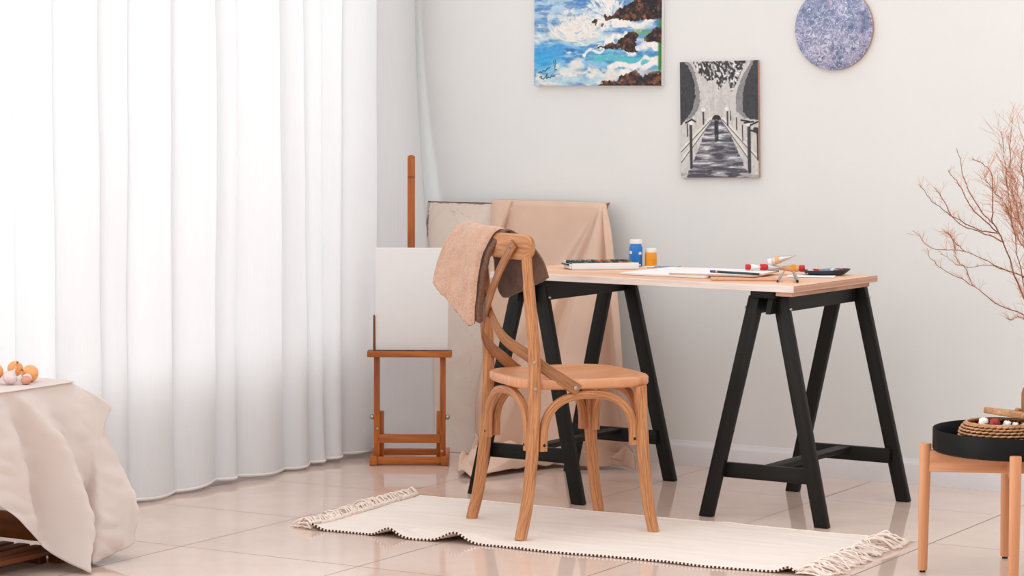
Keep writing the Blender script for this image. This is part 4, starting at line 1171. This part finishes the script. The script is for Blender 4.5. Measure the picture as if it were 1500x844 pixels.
# ------------------------------------------------------------------ low wooden table with cloth, onions and garlic
def lowtable():
    T = empty('crate_table', (0, 0, 0), 0, 'low brown slatted wooden stand under the white cloth at lower left', 'table')
    x0, x1, y0, y1 = .09, .445, -3.38, -2.565
    one('top_board', 'crate', T, lambda b: box(b, ((x0 + x1) / 2, (y0 + y1) / 2, .482), (x1 - x0, y1 - y0, .022), bevel=.003))
    for x in (x0 + .02, x1 - .02):
        for y in (y0 + .02, y1 - .02): one('leg', 'crate', T, lambda b: box(b, (x, y, .2355), (.04, .04, .471), bevel=.003))
    one('end_board', 'crate', T, lambda b: box(b, ((x0 + x1) / 2, y1 - .012, .088), (x1 - x0 - .04, .016, .075), bevel=.002))
    one('end_board', 'crate', T, lambda b: box(b, ((x0 + x1) / 2, y1 - .012, .30), (x1 - x0 - .04, .016, .30), bevel=.002))
    one('end_board', 'crate', T, lambda b: box(b, ((x0 + x1) / 2, y0 + .012, .088), (x1 - x0 - .04, .016, .075), bevel=.002))
    for k in range(6): one('slat', 'crate', T, lambda b: box(b, (x0 + .045 + k * .058, (y0 + y1) / 2, .036), (.040, y1 - y0 - .05, .014), bevel=.002))
    for y in (y0 + .06, y1 - .06): one('slat_bearer', 'crate', T, lambda b: box(b, ((x0 + x1) / 2, y, .0145), (x1 - x0 - .08, .03, .029), bevel=.002))
lowtable()
def tablecloth():
    Zt = .5
    cols = [
        [(.09, -3.40, Zt), (.27, -3.40, Zt), (.458, -3.40, Zt - .003), (.472, -3.40, .44), (.475, -3.40, .36), (.480, -3.40, .28), (.485, -3.40, .22)],
        [(.09, -3.10, Zt), (.27, -3.10, Zt), (.458, -3.10, Zt - .003), (.470, -3.10, .44), (.490, -3.10, .36), (.500, -3.10, .28), (.505, -3.09, .23)],
        [(.09, -2.92, Zt), (.27, -2.92, Zt), (.460, -2.93, Zt - .003), (.468, -2.93, .44), (.475, -2.93, .36), (.485, -2.93, .28), (.490, -2.92, .215)],
        [(.09, -2.86, Zt), (.27, -2.86, Zt), (.458, -2.870, Zt - .003), (.482, -2.852, .43), (.512, -2.832, .33), (.522, -2.802, .21), (.508, -2.785, .105)],
        [(.09, -2.81, Zt), (.27, -2.81, Zt), (.461, -2.820, Zt - .003), (.458, -2.790, .42), (.462, -2.762, .31), (.472, -2.745, .18), (.500, -2.728, .060)],
        [(.09, -2.78, Zt), (.27, -2.78, Zt), (.462, -2.785, Zt - .003), (.508, -2.735, .42), (.566, -2.685, .30), (.604, -2.672, .15), (.612, -2.690, .010)],
        [(.09, -2.70, Zt), (.27, -2.70, Zt), (.458, -2.700, Zt - .003), (.472, -2.660, .42), (.500, -2.630, .30), (.562, -2.640, .15), (.626, -2.684, .006)],
        [(.09, -2.62, Zt), (.27, -2.62, Zt), (.457, -2.620, Zt - .003), (.474, -2.600, .42), (.498, -2.588, .30), (.508, -2.590, .15), (.600, -2.660, .010)],
        [(.09, -2.56, Zt), (.26, -2.56, Zt), (.453, -2.560, Zt - .003), (.486, -2.548, .42), (.512, -2.548, .30), (.490, -2.555, .15), (.548, -2.595, .020)],
        [(.09, -2.55, Zt), (.25, -2.55, Zt), (.446, -2.548, Zt - .003), (.505, -2.515, .43), (.520, -2.530, .31), (.550, -2.560, .15), (.570, -2.600, .012)],
        [(.09, -2.54, Zt), (.24, -2.54, Zt), (.430, -2.542, Zt - .003), (.532, -2.487, .432), (.515, -2.495, .355), (.578, -2.480, .15), (.560, -2.515, .030)],
        [(.09, -2.53, Zt), (.22, -2.53, Zt), (.380, -2.540, Zt - .003), (.420, -2.470, .43), (.455, -2.430, .31), (.585, -2.450, .16), (.582, -2.455, .055)],
        [(.09, -2.53, Zt), (.18, -2.53, Zt), (.26, -2.540, Zt - .003), (.27, -2.500, .43), (.29, -2.450, .30), (.36, -2.400, .16), (.38, -2.39, .04)],
        [(.09, -2.53, Zt), (.12, -2.53, Zt), (.14, -2.540, Zt - .003), (.14, -2.510, .43), (.15, -2.48, .30), (.16, -2.45, .16), (.17, -2.43, .03)],
    ]
    def crisp(c):      # tight roll-over at the table's edge
        c = [np.array(p, float) for p in c]
        a_ = c[1] * .05 + c[2] * .95; a_[2] = Zt
        b_ = c[2] * .86 + c[3] * .14
        return [c[0], c[1], a_, c[2], b_] + c[3:]
    cols = [crisp(c) for c in cols]
    nu, nv = 190, 150
    F = patch(cols, nu, nv)
    for i in range(nu):
        for j in range(nv):
            v = j / (nv - 1); p = F[i, j]
            k = min(1, max(0, (v - .48) / .2))
            d = (N3(p * 9 + np.array((3, 0, 0))) * .010 + N3(np.array((p[0] * 30, p[1] * 22, p[2] * 10))) * .004 + abs(N3(np.array((p[0] * 10, p[1] * 9, p[2] * 22 + p[1] * 6)) + 9.)) * .012) * k
            F[i, j] += np.array((d, d * .4, 0)); F[i, j, 2] = max(F[i, j, 2], .004)
            if v < .3: F[i, j, 2] += .0012 * N3(p * 12)
    bm = bmesh.new(); grid(bm, F, nu, nv)
    o = link('tablecloth', bm, 'linen'); solidify(o, .0018, 0)
    tag(o, 'off white linen cloth draped over the low stand and trailing on the floor', 'tablecloth')
tablecloth()
def veg(name, loc, r, rot, mat, label, cat, group, lobes=0, squash=.9, neck=.35):
    T = empty(name, loc, 0, label, cat, group)
    rm = Matrix.Rotation(R(rot[0]), 3, 'X') @ Matrix.Rotation(R(rot[1]), 3, 'Y') @ Matrix.Rotation(R(rot[2]), 3, 'Z')
    prof = []
    for i in range(19):
        a = PI * i / 18 - PI / 2; z = math.sin(a) * squash; rr = math.cos(a)
        if a > .7: rr = max(rr, .0) * (1 - .25 * (a - .7)); z += neck * ((a - .7) / .87) ** 2
        prof.append((r * rr, r * z))
    prof[0] = (0, prof[0][1]); prof[-1] = (r * .07, prof[-1][1]); prof.append((0, prof[-1][1] + .001))
    one('bulb', mat, T, lambda b: lathe(b, prof, 40, rot=rm, rfun=(lambda a, z: 1 + .055 * abs(math.sin(a * lobes / 2)) - .03) if lobes else (lambda a, z: 1 + .008 * math.sin(a * 9))))
    top = prof[-2][1]
    def stem(b):
        for k in range(4):
            a = k * 1.6; pts = [Vector((0, 0, top - r * .08)), Vector((r * .05 * math.cos(a), r * .05 * math.sin(a), top + r * .15)), Vector((r * .16 * math.cos(a), r * .16 * math.sin(a), top + r * (.28 + .05 * k)))]
            sweep(b, [rm @ p for p in pts], circ(r * .07, 6), ref=(.3, .2, .9), scale=[1.2, .8, .3])
    one('dry_stem', mat if mat != 'onion' else 'root', T, stem)
    def rts(b):
        for k in range(9):
            a = k * .7; z = -r * squash; pts = [Vector((0, 0, z + r * .03)), Vector((r * .06 * math.cos(a), r * .06 * math.sin(a), z - r * .03)), Vector((r * .13 * math.cos(a), r * .13 * math.sin(a), z - r * .05))]
            sweep(b, [rm @ p for p in pts], circ(r * .018, 4), ref=(.3, .2, .9))
    one('roots', 'root', T, rts)
    return T
ZC = .502
veg('onion', (.372, -2.633, ZC + .0225), .0245, (68, 0, 28), 'onion', 'large pale orange onion at the right end of the pile on the cloth', 'onion', 'onions on the cloth')
veg('onion', (.300, -2.610, ZC + .030), .0220, (35, 40, 0), 'onion', 'orange onion lying behind the garlic on the cloth', 'onion', 'onions on the cloth')
veg('onion', (.330, -2.728, ZC + .033), .0240, (-30, -60, 0), 'onion', 'orange onion cut by the left picture edge', 'onion', 'onions on the cloth')
veg('garlic_bulb', (.372, -2.715, ZC + .0185), .0205, (-20, 25, 0), 'garlic', 'pale garlic bulb at the left picture edge in front of the onions', 'garlic', 'garlic on the cloth', 11, .82, .5)
veg('garlic_bulb', (.392, -2.668, ZC + .0130), .0140, (60, 0, -60), 'garlic', 'small garlic bulb in front of the large pale orange onion', 'garlic', 'garlic on the cloth', 9, .85, .6)
veg('shallot', (.408, -2.690, ZC + .0115), .0125, (10, 80, 60), 'shallot', 'pink shallot lying at the front of the onion pile', 'shallot', None, 0, 1.25, .5)

# ------------------------------------------------------------------ light
def area(name, loc, rot, sx, sy, power, col):
    l = bpy.data.lights.new(name, 'AREA'); l.shape = 'RECTANGLE'; l.size = sx; l.size_y = sy; l.energy = power; l.color = col
    o = bpy.data.objects.new(name, l); COL.objects.link(o); o.location = loc; o.rotation_euler = rot; return o
area('window_daylight', (-1.5, -4.4, 1.75), (0, R(-90), 0), 3.4, 9.4, 600, (.97, .985, 1.))
w = bpy.data.worlds.new('daylight'); scene.world = w; w.use_nodes = True
nt = w.node_tree; bg = nt.nodes['Background']
# soft daylit surroundings, brightest overhead
tc = nt.nodes.new('ShaderNodeTexCoord'); sp = nt.nodes.new('ShaderNodeSeparateXYZ'); rp = nt.nodes.new('ShaderNodeValToRGB')
nt.links.new(tc.outputs['Generated'], sp.inputs[0]); mr = nt.nodes.new('ShaderNodeMapRange'); mr.inputs['From Min'].default_value = -1.
nt.links.new(sp.outputs[2], mr.inputs[0]); nt.links.new(mr.outputs[0], rp.inputs[0]); nt.links.new(rp.outputs[0], bg.inputs[0])
el = rp.color_ramp.elements; el.new(.5); el.new(.54); el.new(.75)
for e, (p, c) in zip(el, ((0, (.40, .37, .35)), (.48, (.60, .57, .55)), (.53, (.72, .71, .70)), (.70, (.90, .89, .88)), (.95, (1.08, 1.075, 1.07)))):
    e.position = p; e.color = c + (1,)
bg.inputs[1].default_value = 1.36
scene.view_settings.view_transform = 'Standard'; scene.view_settings.look = 'None'
scene.view_settings.gamma = 1; scene.view_settings.exposure = .1; scene.view_settings.use_curve_mapping = False
scene.cycles.max_bounces = 10; scene.cycles.diffuse_bounces = 5; scene.cycles.transparent_max_bounces = 12
scene.cycles.use_denoising = True
scene.cycles.sample_clamp_indirect = 6
